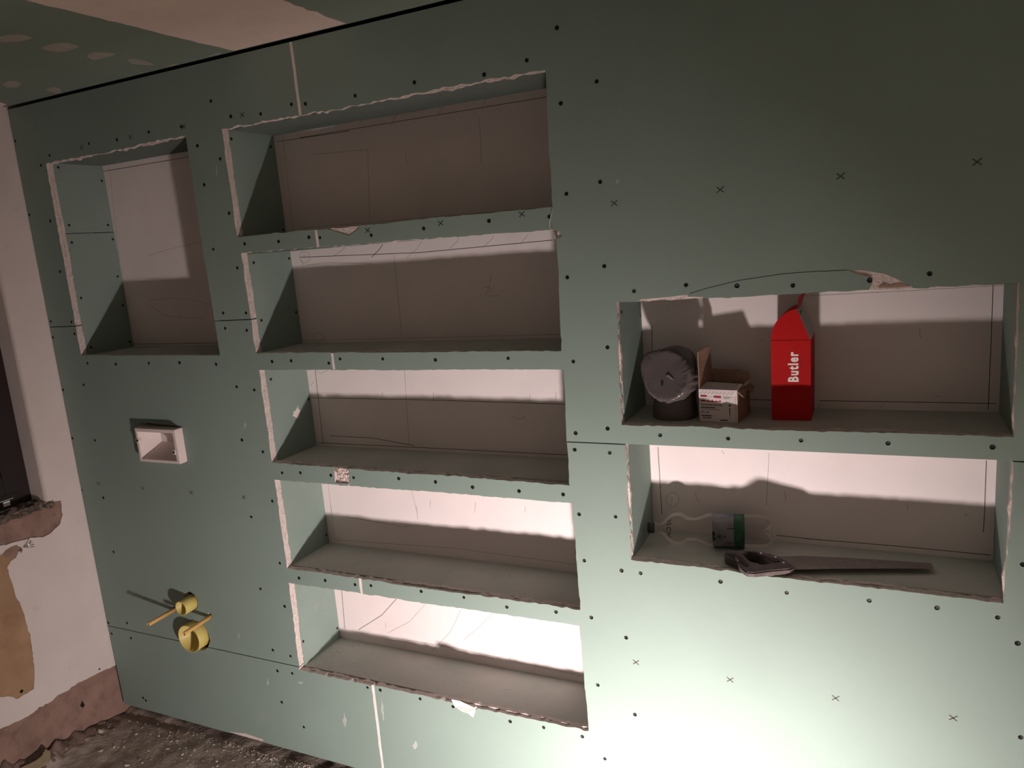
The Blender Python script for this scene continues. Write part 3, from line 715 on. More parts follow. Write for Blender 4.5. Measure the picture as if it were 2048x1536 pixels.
# pale scuffs of dried plaster on the boards
def smear(pts, seed):
    return prism('plaster_smear', fray(pts, 3, 0.0012, seed), -0.0004, 0.0006, SMEAR)
for i, (pn, cx, cz, w_, h_) in enumerate([('P3', 1.20, 0.22, .010, .030), ('P3', 0.86, 0.30, .006, .016), ('P5', 1.372, 0.30, .006, .045), ('P5', 1.49, 0.19, .012, .018), ('P2', 0.939, 1.283, .006, .010),
                                           ('P2', 0.75, 0.47, .004, .012), ('P1', 0.98, 2.12, .004, .02), ('P3', 1.02, 0.33, .012, .006), ('P4', 2.30, 1.95, .005, .005)]):
    obj('plaster_smear', smear([(cx - w_, cz - h_ * .2), (cx - w_ * .3, cz - h_), (cx + w_ * .4, cz - h_ * .5), (cx + w_, cz + h_ * .1), (cx + w_ * .4, cz + h_), (cx - w_ * .2, cz + h_ * .3)], 700 + 20 * i), panel_obj[pn])
sp = prism('plaster_smear', fray([(0.128, 1.285), (0.150, 1.272), (0.168, 1.290), (0.160, 1.318), (0.146, 1.300), (0.134, 1.302)], 4, 0.002, 990), SIDEX['B3'][0] - 0.0005, SIDEX['B3'][0] + 0.0004, FILL, 'yz')
obj('plaster_smear', sp, wall_back, label='white plaster smear on the left lining of the third niche')

# ================================================================== THINGS ON THE WALL
def local(me, loc):
    me.transform(Matrix.Translation(-Vector(loc)))
    return me

# ---- white plastic flush-plate box
L = (0.528, 0.0, 1.20)
fb = empty('flush_plate_box', L, label='white plastic flush plate opening box mounted in the green drywall below the tall left niche', category='wall box')
bx0, bx1, bz0, bz1, yf, yb = 0.4225, 0.6295, 1.1355, 1.2625, -0.031, 0.034
w = 0.010
shell = boolean(box('shell', (bx0, yf, bz0), (bx1, yb, bz1), WPL, 0.0012), [box('c', (bx0 + w, yf - 0.02, bz0 + w), (bx1 - w * 1.3, yb - 0.004, bz1 - w * 1.3), WPL)])
shell.name = 'shell'
obj('shell', local(shell, L), fb)
# corner pillar and stepped cheek inside the box
obj('bottom_ramp', local(prism('bottom_ramp', [(yf + 0.006, bz0 + w), (yb - 0.004, bz0 + w), (yb - 0.004, bz0 + w + 0.052)], bx0 + w, bx1 - w * 1.3, WPL, 'yz'), L), fb)
obj('side_ramp', local(prism('side_ramp', [(bx0 + w, yf + 0.006), (bx0 + w, yb - 0.004), (bx0 + w + 0.046, yb - 0.004)], bz0 + w, bz1 - w * 1.3, WPL, 'xy'), L), fb)
obj('inner_cheek', local(box('inner_cheek', (bx1 - w * 1.3 - 0.012, 0.008, 1.186), (bx1 - w * 1.3, yb - 0.004, 1.2490), WPL, 0.002), L), fb)
for x, z in ((bx0 + 0.006, 1.216), (bx1 - 0.020, 1.1795)):
    e_ = obj('screw_eye', local(lathe('screw_eye', [(0.0, 0.0095), (0.022, 0.0095), (0.023, 0.0085)], WPL, 18, True, frame_to((x, -0.010, z), (0, -1, 0))), L), fb)
    obj('screw', local(lathe('screw', [(0.0, 0.005), (0.0012, 0.005), (0.0016, 0.004)], SCREW, 12, False, frame_to((x, -0.0328, z), (0, -1, 0))), L), e_)

# ---- yellow protective plugs on the pipe ends
def plug(name, c, r, proj, label, inner_floor):
    t = empty(name, c, label=label, category='pipe plug')
    f = frame_to((0, 0.05, 0), (0, -1, 0))
    tot = 0.05 + proj
    body = lathe('sleeve', [(0.0, r), (tot - .0006, r), (tot, r - 0.0006), (tot, r - 0.0028), (tot - 0.0006, r - 0.0034), (inner_floor, r - 0.0034)], YEL, 40, True, f)
    obj('sleeve', body, t)
    return t, f
t, f = plug('flush_pipe_plug', (0.527, 0.0, 0.570), 0.0285, 0.050, 'small yellow plastic plug on the flush pipe between two orange tubes', 0.040)
t, f = plug('drain_pipe_plug', (0.5235, 0.0, 0.4370), 0.0555, 0.036, 'large yellow plastic plug on the toilet drain across the board joint', 0.020)
obj('inner_rib', box('inner_rib', (-0.002, 0.012, -0.050), (0.002, 0.030, 0.050), YEL), t)
obj('inner_rib', box('inner_rib', (-0.048, 0.014, -0.002), (0.048, 0.030, 0.002), YEL), t)
for (x, z), tip, lab in (((0.427, 0.527), (0.427, -0.121, 0.5265), 'orange tube over a threaded rod, to the left of the yellow plugs'),
                         ((0.617, 0.527), (0.613, -0.122, 0.5200), 'orange tube over a threaded rod, crossing in front of the large yellow plug')):
    sv = empty('rod_sleeve', (x, 0.0, z), label=lab, category='tube', group='orange tubes on the threaded rods')
    f = frame_to((0, 0.04, 0), Vector(tip) - Vector((x, 0, z)) + Vector((0, -0.0001, 0)))
    ln = 0.161
    obj('tube', lathe('tube', [(0, 0.0078), (ln - .0008, 0.0078), (ln, 0.0070), (ln, 0.0052), (ln - 0.012, 0.0048)], ORG, 20, True, f), sv)
    obj('slot', prism('slot', [(-0.0012, -0.006), (0.0012, -0.006), (0.0012, 0.006), (-0.0012, 0.006)], 0, 0.001, INKR, 'xy'), sv).matrix_local = f @ Matrix.Translation((0, 0, ln - 0.006))

# ---- small metal anchor sticking out of the left wall
L = (-0.002, -0.262, 0.845)
an = empty('wall_anchor', L, label='bent shiny metal anchor sticking out of the white wall under the window', category='anchor')
obj('prong', tube('prong', [(-0.02, 0.0, 0.0), (0.010, 0.002, 0.002), (0.022, 0.014, 0.012), (0.020, 0.022, 0.022)], 0.0022, STEEL, 8), an)
obj('prong', tube('prong', [(-0.02, 0.001, 0.0), (0.010, 0.006, 0.001), (0.020, 0.030, 0.004), (0.018, 0.032, -0.006), (0.010, 0.008, -0.003)], 0.0018, STEEL, 8), an)
obj('prong', tube('prong', [(-0.02, -0.002, -0.002), (0.008, -0.008, -0.006), (0.014, -0.018, -0.010)], 0.0030, STEEL, 8), an)
# chipped plaster hollow beside it
obj('plaster_hollow', prism('plaster_hollow', [(-0.335, 0.853), (-0.283, 0.866), (-0.268, 0.846), (-0.284, 0.834), (-0.300, 0.822), (-0.330, 0.836)], -0.010, -0.0008, BARE, 'yz'), wall_left)

# ================================================================== UPPER RIGHT NICHE: elbow, screw box, carton
ZS = SIDEX['C1'][2]
# ---- pipe elbow in cloudy film
L = (2.392, 0.112, ZS)
el = empty('pipe_elbow', L, label='dark grey plastic pipe elbow wrapped in cloudy film, left in the upper right niche', category='pipe elbow')
R0 = 0.0590
path = [(Vector((0, 0, 0.0005)), R0), (Vector((0, 0, 0.004)), R0 + .0008), (Vector((0, 0, 0.030)), R0 + .0008), (Vector((0, 0, 0.036)), R0 - .002), (Vector((0, 0, 0.052)), R0 - 0.003)]
face = Vector((-0.20, -0.93, 0.20)).normalized()
fc = Vector((2.390, 0.050, 1.4495)) - Vector(L)
# bend: quadratic Bezier from the spigot top to the mouth
p0, p1, p2 = Vector((0, 0, 0.052)), Vector((0.012, 0.012, 0.172)), fc - face * 0.002
for i in range(1, 13):
    s = i / 12
    p = p0 * (1 - s) ** 2 + p1 * 2 * s * (1 - s) + p2 * s * s
    path.append((p, R0 - 0.003 + (0.009 if s > 0.62 else 0.0)))
vs_, fs = [], []
NS = 40
dirs = []
for i in range(len(path)):
    if i < 5:
        d = Vector((0, 0, 1))
    else:
        s = (i - 4) / 12
        d = Vector((0, 0, 1)).slerp(face, min(1, s))
    dirs.append(d)
for (p, r), d in zip(path, dirs):
    f = frame_to(p, d, (1, 0.0, 0.0))
    for k in range(NS):
        a = 2 * math.pi * k / NS
        vs_.append(f @ Vector((r * math.cos(a), r * math.sin(a), 0)))
for i in range(len(path) - 1):
    for k in range(NS):
        fs.append((i * NS + k, i * NS + (k + 1) % NS, (i + 1) * NS + (k + 1) % NS, (i + 1) * NS + k))
fs.append(tuple(range(NS - 1, -1, -1)))
fs.append(tuple((len(path) - 1) * NS + k for k in range(NS)))
em = fix(mesh('bend', vs_, fs, PIPE))
em.polygons.foreach_set('use_smooth', [len(p.vertices) == 4 for p in em.polygons])
obj('bend', em, el)
# film cap: crumpled disc over the mouth and a pleated skirt behind its rim
f = frame_to(fc, face, (0, 0, 1))
vs_, fs = [], []
rings = [(0.0015, 0.0045), (0.012, 0.0045), (0.024, 0.0045), (0.036, 0.0045), (0.047, 0.005), (0.056, 0.006), (0.0610, 0.0075), (0.0655, 0.006), (0.0690, 0.001), (0.0700, -0.008), (0.0685, -0.020), (0.0675, -0.036), (0.066, -0.050)]
NF = 120
for j, (r, s) in enumerate(rings):
    for k in range(NF):
        a = 2 * math.pi * k / NF
        px_, py_ = r * math.cos(a), r * math.sin(a)
        soft = noise.noise(Vector((px_ * 34 + 4, py_ * 34, 0.3))) * 0.0022
        fine = noise.noise(Vector((px_ * 210, py_ * 210, s * 160))) * 0.0034 * (j >= 5)
        fold = math.sin(a * 17 + 2.5 * math.sin(a * 3)) * 0.0016 * (j >= 9)
        ear = 0.016 * max(0, math.cos(a - 2.55)) ** 8 if j >= 6 else 0
        rr = r + (fine * 0.9 + fold if j >= 6 else 0) + ear
        vs_.append(f @ Vector((rr * math.cos(a), rr * math.sin(a), s + soft + (fine if j < 9 else fine * 0.3))))
for j in range(len(rings) - 1):
    for k in range(NF):
        fs.append((j * NF + k, j * NF + (k + 1) % NF, (j + 1) * NF + (k + 1) % NF, (j + 1) * NF + k))
fs.append(tuple(NF - 1 - k for k in range(NF)))
film = fix(mesh('film_wrap', vs_, fs, FILM, smooth=True))
fo = obj('film_wrap', film, el, label='cloudy crumpled plastic film')
obj('film_tear', lathe('film_tear', [(0, 0.0046), (0.0008, 0.0046)], INKK, 14, False, f @ Matrix.Translation((-0.010, -0.021, 0.0062)) @ Matrix.Diagonal((0.75, 1.5, 1, 1))), fo, label='small dark hole in the film')
obj('film_glint', prism('film_glint', [(-0.005, 0.003), (0.004, 0.0065), (0.017, -0.005), (0.016, -0.008), (0.009, -0.005)], 0.0, 0.0012, STEEL, 'xy'), fo, label='painted bright reflection on the film').matrix_local = f @ Matrix.Translation((0.005, -0.004, 0.0068))  # bright patch standing in for a reflection of light on the film

# ---- open cardboard box of drywall screws
L = (2.524, 0.112, ZS)
sb = empty('screw_box', L, label='open white and brown cardboard box of drywall screws beside the red carton', category='box')
sb.rotation_euler = (0, 0, math.radians(-7))
BW, BD, BH, T = 0.100, 0.112, 0.083, 0.0022
hw, hd = BW / 2, BD / 2
body = boolean(box('carton_body', (-hw, -hd, 0.0004), (hw, hd, BH), CARD), [box('c', (-hw + T, -hd + T, T), (hw - T, hd - T, BH + 0.02), CARD)])
body.name = 'carton_body'
obj('carton_body', body, sb)
obj('front_print', box('front_print', (-hw + .0002, -hd - 0.0006, 0.0008), (hw - .0002, -hd - 0.0001, BH - .0003), BOXW), sb, label='white printed front of the screw box')
fp = sb.children[-1]
def quadslab(name, pts, th, m):
    a = [Vector(p) for p in pts]
    nn = (a[1] - a[0]).cross(a[-1] - a[0]).normalized() * th
    k = len(a)
    return fix(mesh(name, a + [p + nn for p in a], [tuple(range(k)), tuple(range(2 * k - 1, k - 1, -1))] + [(i, (i + 1) % k, k + (i + 1) % k, k + i) for i in range(k)], m))
ff = obj('front_flap', quadslab('front_flap', [(-hw, -hd, BH), (hw, -hd, BH), (hw + .001, -hd + 0.046, BH + 0.008), (-hw + .006, -hd + 0.050, BH + 0.010)], T, BOXW), sb, label='white patterned front flap')
dash = []
for i in range(8):
    for j in range(10):
        x, y = -hw + 0.006 + j * 0.0098 + (i % 2) * 0.004, -hd + 0.003 + i * 0.0056
        if x + 0.006 < hw - 0.002:
            dash.append(quadslab('d', [(x, y, BH + T + .0004 + 0.19 * (y + hd)), (x + 0.0058, y, BH + T + .0004 + 0.19 * (y + hd)), (x + 0.0058, y + 0.0017, BH + T + .0004 + 0.19 * (y + .0017 + hd)), (x, y + 0.0017, BH + T + .0004 + 0.19 * (y + .0017 + hd))], 0.0003, INKG))
obj('flap_print', join_meshes('flap_print', dash), ff, kind='stuff')
obj('side_flap', quadslab('side_flap', [(-hw, -hd + .002, BH - .001), (-hw, hd - .001, BH - .001), (-hw + 0.004, hd - .030, BH + 0.103), (-hw - 0.001, -hd + .004, BH + 0.099)], T, CARD), sb, label='brown side flap standing upright')
obj('back_flap', quadslab('back_flap', [(-hw + .001, hd - T, BH), (hw - .001, hd - T, BH), (hw - .002, hd + 0.004, BH + 0.030), (hw - .022, hd + 0.004, BH + 0.031), (hw - .022, hd + .004, BH + 0.034), (-hw + .001, hd + 0.004, BH + 0.035)], T, CARD), sb)
obj('side_flap', quadslab('side_flap', [(hw, -hd + .002, BH), (hw, hd - .004, BH), (hw + 0.016, hd - .012, BH - 0.006), (hw + 0.018, 0.018, BH - 0.020), (hw + 0.008, 0.006, BH - 0.004), (hw + 0.012, -hd + 0.022, BH - 0.022)], T, CARD), sb, label='torn brown side flap')
obj('torn_edge', quadslab('torn_edge', [(hw - .002, -0.020, BH + .001), (hw + 0.010, 0.004, BH + 0.006), (hw + 0.012, 0.030, BH + 0.014), (hw + 0.002, 0.026, BH + 0.010)], 0.0012, GREYC), sb)
# front print
yf = -hd - 0.0009
def fprint(name, body_, size, x, z, m, sx=1.0, off=0.0):
    fr = Matrix(((1, 0, 0, x), (0, 0, -1, yf + .0002), (0, 1, 0, z), (0, 0, 0, 1)))
    return obj(name, text_mesh(name, body_, size, m, fr, off, 0.0001, sx), fp)
fprint('lettering', 'Gipsplattenschraube', 0.0070, -0.0455, 0.0435, INKK, 0.98, 0.00016)
fprint('lettering', '3,9 x 25', 0.0066, -0.0452, 0.0235, INKK, 1.0, 0.00018)
def bars(rects, m, name):
    return obj(name, join_meshes(name, [box('b', (a, yf - .0001, b), (c, yf + .0004, d), m) for a, b, c, d in rects]), fp, kind='stuff')
bars([(-.0455, .0655, -.0285, .0705), (-.0105, .0640, .0085, .0695), (-.0455, .0535, .0085, .0555), (-.044, .0555, -.034, .0575), (-.026, .0555, -.024, .0585), (-.016, .0555, -.013, .0590), (-.006, .0555, -.004, .0575), (.004, .0555, .0075, .0575)], INKR, 'red_print')
bars([(-.027, .0665, -.012, .0672), (-.045, .0615, -.020, .0622), (.014, .0685, .030, .0691), (.014, .0665, .038, .0671), (.014, .0645, .032, .0651), (.014, .0625, .030, .0631)], INKG, 'fine_print')
bars([(-.0452, .0365, -.007, .0390), (-.0452, .0325, .006, .0335), (-.0450, .0150, -.018, .0175), (.004, .0050, .024, .0075), (.0290, .0200, .0308, .0375), (.0270, .0375, .0328, .0385), (.0265, .0145, .0335, .0152)] + [(-.042 + .0022 * i, .0085, -.042 + .0022 * i + (.0014 if i % 3 else .0008), .0130) for i in range(11)], INKK, 'black_print')
obj('screw_print', lathe('screw_print', [(0, .0026), (.0004, .0026)], INKK, 16, False, frame_to((.0300, yf + .0003, .0455), (0, -1, 0))), fp)
bars([(-.047 + .0098 * i + (.004 if r else 0), .0745 + .0033 * r, -.047 + .0098 * i + .0052 + (.004 if r else 0), .0757 + .0033 * r) for i in range(9) for r in (0, 1)] + [(.0425, .006 + .0055 * i, .0475, .0072 + .0055 * i) for i in range(12)], INKG, 'border_print')

# ---- red carton
L = (2.6895, 0.156, ZS)
ct = empty('drink_carton', L, label='red cardboard carton with white Butler lettering in the upper right niche', category='carton')
cw, cd = 0.0465, 0.061
H1, APX = 0.2035, 0.280
bodym = fix(mesh('carton_body', [(-cw, -cd, .0004), (cw, -cd, .0004), (cw - .001, cd, .0004), (-cw + .001, cd, .0004), (-cw + .001, -cd, H1), (cw + .001, -cd, H1), (cw + .001, cd, H1 + .002), (-cw + .002, cd, H1 + .002)],
                 [(0, 1, 2, 3), (7, 6, 5, 4), (0, 4, 5, 1), (1, 5, 6, 2), (2, 6, 7, 3), (3, 7, 4, 0)], RED))
obj('carton_body', bodym, ct)
apx = 0.0155
curve = []
for i in range(13):
    s = i / 12
    # quarter-round left side rising to the apex
    a = s * math.pi / 2 * 0.93
    curve.append((-cw + 0.001 + (cw + apx) * (1 - math.cos(a)) / (1 - math.cos(math.pi / 2 * 0.93)), H1 + 0.0012 + (APX - H1) * math.sin(a) / math.sin(math.pi / 2 * .93)))
gable = [(cw + .0005, H1 + 0.0012)] + curve[::-1]
obj('gable', prism('gable', gable, -cd, -cd + 0.0012, RED), ct)
obj('gable', prism('gable', gable, cd - 0.0012, cd, RED), ct)
ro = obj('roof_flap', quadslab('roof_flap', [(cw + .001, -cd, H1 + .001), (cw + .001, cd, H1 + .001), (apx + .001, cd, APX + .002), (apx + .001, -cd, APX + .002)], -0.0010, GREYC), ct, label='grey inside of the folded top flap')
rv, rf = [], []
for i, (x, z) in enumerate(curve):
    rv += [(x, -cd + .0013, z), (x, cd - .0013, z), (x + .0008, -cd + .0013, z - .0008), (x + .0008, cd - .0013, z - .0008)]
for i in range(12):
    a = i * 4
    rf += [(a, a + 1, a + 5, a + 4), (a + 2, a + 6, a + 7, a + 3), (a, a + 4, a + 6, a + 2), (a + 1, a + 3, a + 7, a + 5)]
obj('curved_flap', fix(mesh('curved_flap', rv, rf, RED, smooth=True)), ct)
obj('tuck_flap', quadslab('tuck_flap', [(apx, -cd + .004, APX), (apx + .002, cd - .03, APX), (apx + 0.013, cd - .034, APX + 0.034), (apx + 0.004, -cd + .018, APX + 0.030)], 0.0010, RED), ct, label='small red tuck flap')
# print on the grey roof flap: square emblem and short lines
sl = Vector((apx - cw, 0, APX - H1)).normalized()
nr = Vector((sl.z, 0, -sl.x)).normalized()
def roofq(s0, s1, y0, y1):
    b0 = Vector((cw + .001, 0, H1 + .001)) + nr * 0.0006
    return [tuple(b0 + sl * s0 + Vector((0, y0, 0))), tuple(b0 + sl * s1 + Vector((0, y0, 0))), tuple(b0 + sl * s1 + Vector((0, y1, 0))), tuple(b0 + sl * s0 + Vector((0, y1, 0)))]
pm = [quadslab('p', roofq(*r), 0.0003, INKK) for r in [(.066, .068, -.056, .012), (.080, .082, -.056, .012), (.066, .082, .010, .013), (.066, .082, -.057, -.054), (.069, .073, -.042, -.008), (.075, .077, -.030, -.024)]]
obj('emblem', join_meshes('emblem', pm), ro)
pm = [quadslab('p', roofq(.036 + .0055 * i, .038 + .0055 * i, -.034, .012), 0.0003, INKG) for i in range(4)] + [quadslab('p', roofq(.012, .022, -.030, -.004), 0.0003, INKG)]
obj('roof_print', join_meshes('roof_print', pm), ro, kind='stuff')
cf = -cd - 0.0004
fr = Matrix(((0, -1, 0, 0.0175), (0, 0, -1, cf), (1, 0, 0, 0.0985), (0, 0, 0, 1)))
bt = text_mesh('brand_lettering', 'Butler', 0.0330, INKW, fr, 0.0012, 0.0003, 0.77, 1.19)
obj('brand_lettering', bt, ct, label='white Butler lettering running upwards')
fr2 = Matrix(((0, -1, 0, 0.0270), (0, 0, -1, cf), (1, 0, 0, 0.1335), (0, 0, 0, 1)))
obj('small_lettering', text_mesh('small_lettering', 'machine', 0.0085, INKR, fr2, 0.0, 0.0002, 0.85), ct)
obj('side_print', join_meshes('side_print', [box('s', (cw + .0006, -.030 + .004 * i, 0.172 + .004 * i), (cw + .0012, -.027 + .004 * i, 0.185), INKG) for i in range(4)]), ct)

# ================================================================== LOWER RIGHT NICHE: bottle and saw
ZS2 = SIDEX['C2'][2]
A0, A1 = Vector((2.294, 0.130, ZS2 + 0.0465)), Vector((2.628, 0.180, ZS2 + 0.0465))
bl = empty('plastic_bottle', tuple(A0), label='empty clear plastic bottle lying on its side in the lower right niche', category='bottle')
f = frame_to((0, 0, 0), A1 - A0)
LB = (A1 - A0).length
prof = [(0.026, 0.0118), (0.040, 0.0135), (0.048, 0.0240), (0.058, 0.0350), (0.070, 0.0425), (0.085, 0.0455), (0.097, 0.0435), (0.105, 0.0385), (0.112, 0.0340), (0.124, 0.0315), (0.136, 0.0318), (0.150, 0.0375), (0.166, 0.0448), (0.180, 0.0452), (0.262, 0.0452), (0.300, 0.0450), (0.318, 0.0435), (0.330, 0.0400), (LB - .002, 0.0330), (LB, 0.0260), (LB - .010, 0.0150), (LB - .020, 0.003)]
bm_ = lathe('bottle_body', prof, PET, 48, True, f, closed=False)
obj('bottle_body', bm_, bl)
obj('cap', lathe('cap', [(0.0, 0.0135), (0.0015, 0.0152), (0.018, 0.0152), (0.019, 0.0145)], CAPM, 28, True, f), bl, label='dark screw cap')
obj('neck_ring', lathe('neck_ring', [(0.0215, 0.0120), (0.0216, 0.0165), (0.0245, 0.0165), (0.0246, 0.0120)], PET, 28, False, f, closed=False), bl)
lb = obj('paper_label', lathe('paper_label', [(0.181, 0.0454), (0.181, 0.0457), (0.238, 0.0457), (0.238, 0.0454)], LABEL, 48, True, f, closed=False), bl, label='pale printed label')
obj('label_band', lathe('label_band', [(0.2385, 0.0454), (0.2385, 0.0458), (0.265, 0.0458), (0.265, 0.0454)], LGREEN, 48, True, f, closed=False), bl, label='green band of the label')
def wrapped(me, s0, r):
    """bend a flat mesh (u along the axis, v round the girth) onto the bottle, facing the room"""
    ax = (A1 - A0).normalized()
    side = Vector((ax.y, -ax.x, 0)).normalized()
    for v in me.vertices:
        u, g, h = v.co
        a = math.radians(24) + g / r
        p = ax * (s0 + u) + (side * math.cos(a) + Vector((0, 0, 1)) * math.sin(a)) * (r + h)
        v.co = p
    return me
I4 = Matrix.Identity(4)
def flat(rects, m, name):
    ps = []
    for a, b, c, d in rects:
        k = max(1, int(abs(d - b) / 0.004))
        for j in range(k):
            z0, z1 = b + (d - b) * j / k, b + (d - b) * (j + 1) / k
            ps.append(box('f', (a, z0, 0.0), (c, z1, 0.0003), m))
    return join_meshes(name, ps)
em_ = flat([(0.0, -.034, .004, -.006), (.004, -.031, .008, -.024), (.004, -.016, .007, -.009)], INKK, 'label_print')
obj('label_print', wrapped(em_, 0.1815, 0.0459), lb)
ring = lathe('label_emblem', [(0, .0075), (.0003, .0075), (.0003, .0060), (0, .0060)], INKK, 24, False, Matrix.Translation((.018, -.020, 0)), closed=False)
obj('label_emblem', wrapped(join_meshes('label_emblem', [ring, lathe('d', [(0, .0032), (.0003, .0032)], INKK, 12, False, Matrix.Translation((.018, -.020, 0)))]), 0.1815, 0.0459), lb)
obj('label_print', wrapped(flat([(.030, -.021, .035, -.018), (.038, .002, .056, .004), (.030, -.040, .056, -.039), (.042, -.040, .046, -.036)], INKK, 'label_print'), 0.1815, 0.0459), lb)
obj('barcode', wrapped(flat([(.004 + .0034 * i, .020, .0055 + .0034 * i, .030) for i in range(13)], INKG, 'barcode'), 0.1815, 0.0459), lb)
tm = text_mesh('embossed_lettering', 'ISCH', 0.0185, INKK, Matrix(((0, 1, 0, 0), (-1, 0, 0, 0), (0, 0, 1, 0), (0, 0, 0, 1))), 0.0001, 0.0001, 1.0, 1.35)
ax = (A1 - A0).normalized()
side = Vector((ax.y, -ax.x, 0)).normalized()
def bottle_r(q):
    for (s0, r0), (s1, r1) in zip(prof, prof[1:]):
        if s0 <= q <= s1:
            return r0 + (r1 - r0) * (q - s0) / (s1 - s0)
    return 0.045
for v in tm.vertices:
    u, g, h = v.co
    s_ = 0.0565 + u
    a = math.radians(58) + g / 0.038
    v.co = ax * s_ + (side * math.cos(a) + Vector((0, 0, 1)) * math.sin(a)) * (bottle_r(s_) + 0.0005 + h)
obj('embossed_lettering', tm, bl)

# ---- hand saw lying on the shelf
L = (2.62, 0.05, ZS2)
sw = empty('hand_saw', L, label='dusty hand saw with a dark plastic handle lying in front of the bottle', category='saw')
def topz(y):
    return 0.9600 + 0.14 * y - ZS2
def saw_poly(name, outline, hole, m, inset=0.0, lift=0.0, bottom=None):
    o_ = [(x - L[0], y - 0.010 - L[1]) for x, y in outline]
    loops = [[Vector((x, y, 0)) for x, y in o_]]
    if hole:
        loops.append([Vector((x - L[0], y - 0.010 - L[1], 0)) for x, y in hole])
    flat_ = [v for lp in loops for v in lp]
    tri_ = tessellate_polygon(loops)
    n_ = len(flat_)
    top = [(v.x, v.y, topz(v.y + L[1]) + lift) for v in flat_]
    bot = [(v.x, v.y, (bottom if bottom is not None else 0.0006)) for v in flat_]
    fs_ = [tuple(t_) for t_ in tri_] + [tuple(n_ + i for i in reversed(t_)) for t_ in tri_]
    st = 0
    for lp in loops:
        k = len(lp)
        fs_ += [(st + i, st + (i + 1) % k, n_ + st + (i + 1) % k, n_ + st + i) for i in range(k)]
        st += k
    me = fix(mesh(name, top + bot, fs_, m))
    bm = bmesh.new(); bm.from_mesh(me)
    ed = [e for e in bm.edges if len(e.link_faces) == 2 and e.calc_face_angle(0) > 0.9]
    bmesh.ops.bevel(bm, geom=ed, offset=0.003, segments=2, affect='EDGES', clamp_overlap=True)
    bm.to_mesh(me); bm.free()
    return me
H_OUT = [(2.521, 0.067), (2.524, 0.082), (2.555, 0.090), (2.592, 0.096), (2.617, 0.093), (2.655, 0.083), (2.672, 0.068), (2.703, 0.038), (2.690, 0.024), (2.646, 0.008), (2.609, -0.010), (2.590, -0.012), (2.571, 0.009), (2.560, 0.033), (2.543, 0.040), (2.527, 0.050)]
H_HOLE = [(2.569, 0.070), (2.583, 0.085), (2.600, 0.083), (2.621, 0.065), (2.641, 0.042), (2.621, 0.034), (2.597, 0.039), (2.583, 0.052)]
obj('handle', saw_poly('handle', H_OUT, H_HOLE, SAWH), sw)
gr = tube('grip', [(x - L[0], y - 0.010 - L[1], topz(y - 0.010) - d) for x, y, d in ((2.528, 0.066, .006), (2.545, 0.062, .004), (2.566, 0.045, .004), (2.584, 0.022, .0055), (2.590, 0.010, .007))], [0.0085, 0.0115, 0.0115, 0.0095, 0.006], SAWG, 14)
obj('grip', gr, sw, label='dark rubber grip of the saw')
wedge = [(2.600, 0.080), (2.625, 0.074), (2.664, 0.060), (2.668, 0.050), (2.645, 0.044), (2.623, 0.067)]
obj('handle_inlay', saw_poly('handle_inlay', wedge, None, SAWG, lift=0.0022), sw)
zb_ = 0.0125
blade_out = [(2.640, 0.024), (2.709, 0.027), (2.795, 0.055), (3.013, 0.116), (3.008, 0.148), (2.867, 0.136), (2.714, 0.116), (2.640, 0.090)]
bo_ = []
for i in range(1, 3):
    a, b = blade_out[i], blade_out[i + 1]
    k = 18 if i == 1 else 44
    for j in range(k):
        for q_, off in ((0.0, 0.0), (0.5, 0.0032)):
            s = (j + q_) / k
            d = Vector((b[0] - a[0], b[1] - a[1])).normalized()
            bo_.append((a[0] + (b[0] - a[0]) * s - d.y * off, a[1] + (b[1] - a[1]) * s + d.x * off))
full = [blade_out[0]] + bo_ + blade_out[3:]
obj('blade', prism('blade', [(x - L[0], y - L[1]) for x, y in full], zb_, zb_ + 0.0011, SAWB, 'xy'), sw, label='dusty toothed steel blade')
for x, y in ((2.612, 0.074), (2.650, 0.062), (2.672, 0.040)):
    obj('rivet', lathe('rivet', [(0, .0028), (.0010, .0025), (.0014, .0014)], STEEL, 12, False, frame_to((x - L[0], y - L[1], topz(y) + .0001), (0, -.2, 1))), sw)

# ================================================================== DEBRIS
def chip_mesh(seed, sx, sy, sz, m=CHIP):
    rnd = random.Random(seed)
    bm = bmesh.new()
    bmesh.ops.create_icosphere(bm, subdivisions=1, radius=1.0)
    for v in bm.verts:
        k = 1 + rnd.uniform(-.32, .32)
        v.co = Vector((v.co.x * sx * k, v.co.y * sy * k, max(-.6, v.co.z) * sz * k))
    me = bpy.data.meshes.new('plaster_chip')
    bm.to_mesh(me)
    bm.free()
    me.materials.append(m)
    return me

def floor_z(x, y):
    z = 0.006 * noise.fractal(Vector((x * 9, y * 9, 0.7)), 0.9, 2.1, 5) - 0.004
    z += (0.012 + 0.17 * min(0.55, max(0, -y - 0.03))) * math.exp(-(max(0, x) / 0.075) ** 1.5) * min(1, max(0, -y - 0.02) / 0.10) * (0.9 + 0.5 * noise.noise(Vector((y * 26, x * 26, 4))))
    z -= 0.012 * max(0, 1 - abs(y) / 0.03) * max(0, min(1, (0.42 - x) / 0.15))
    return z

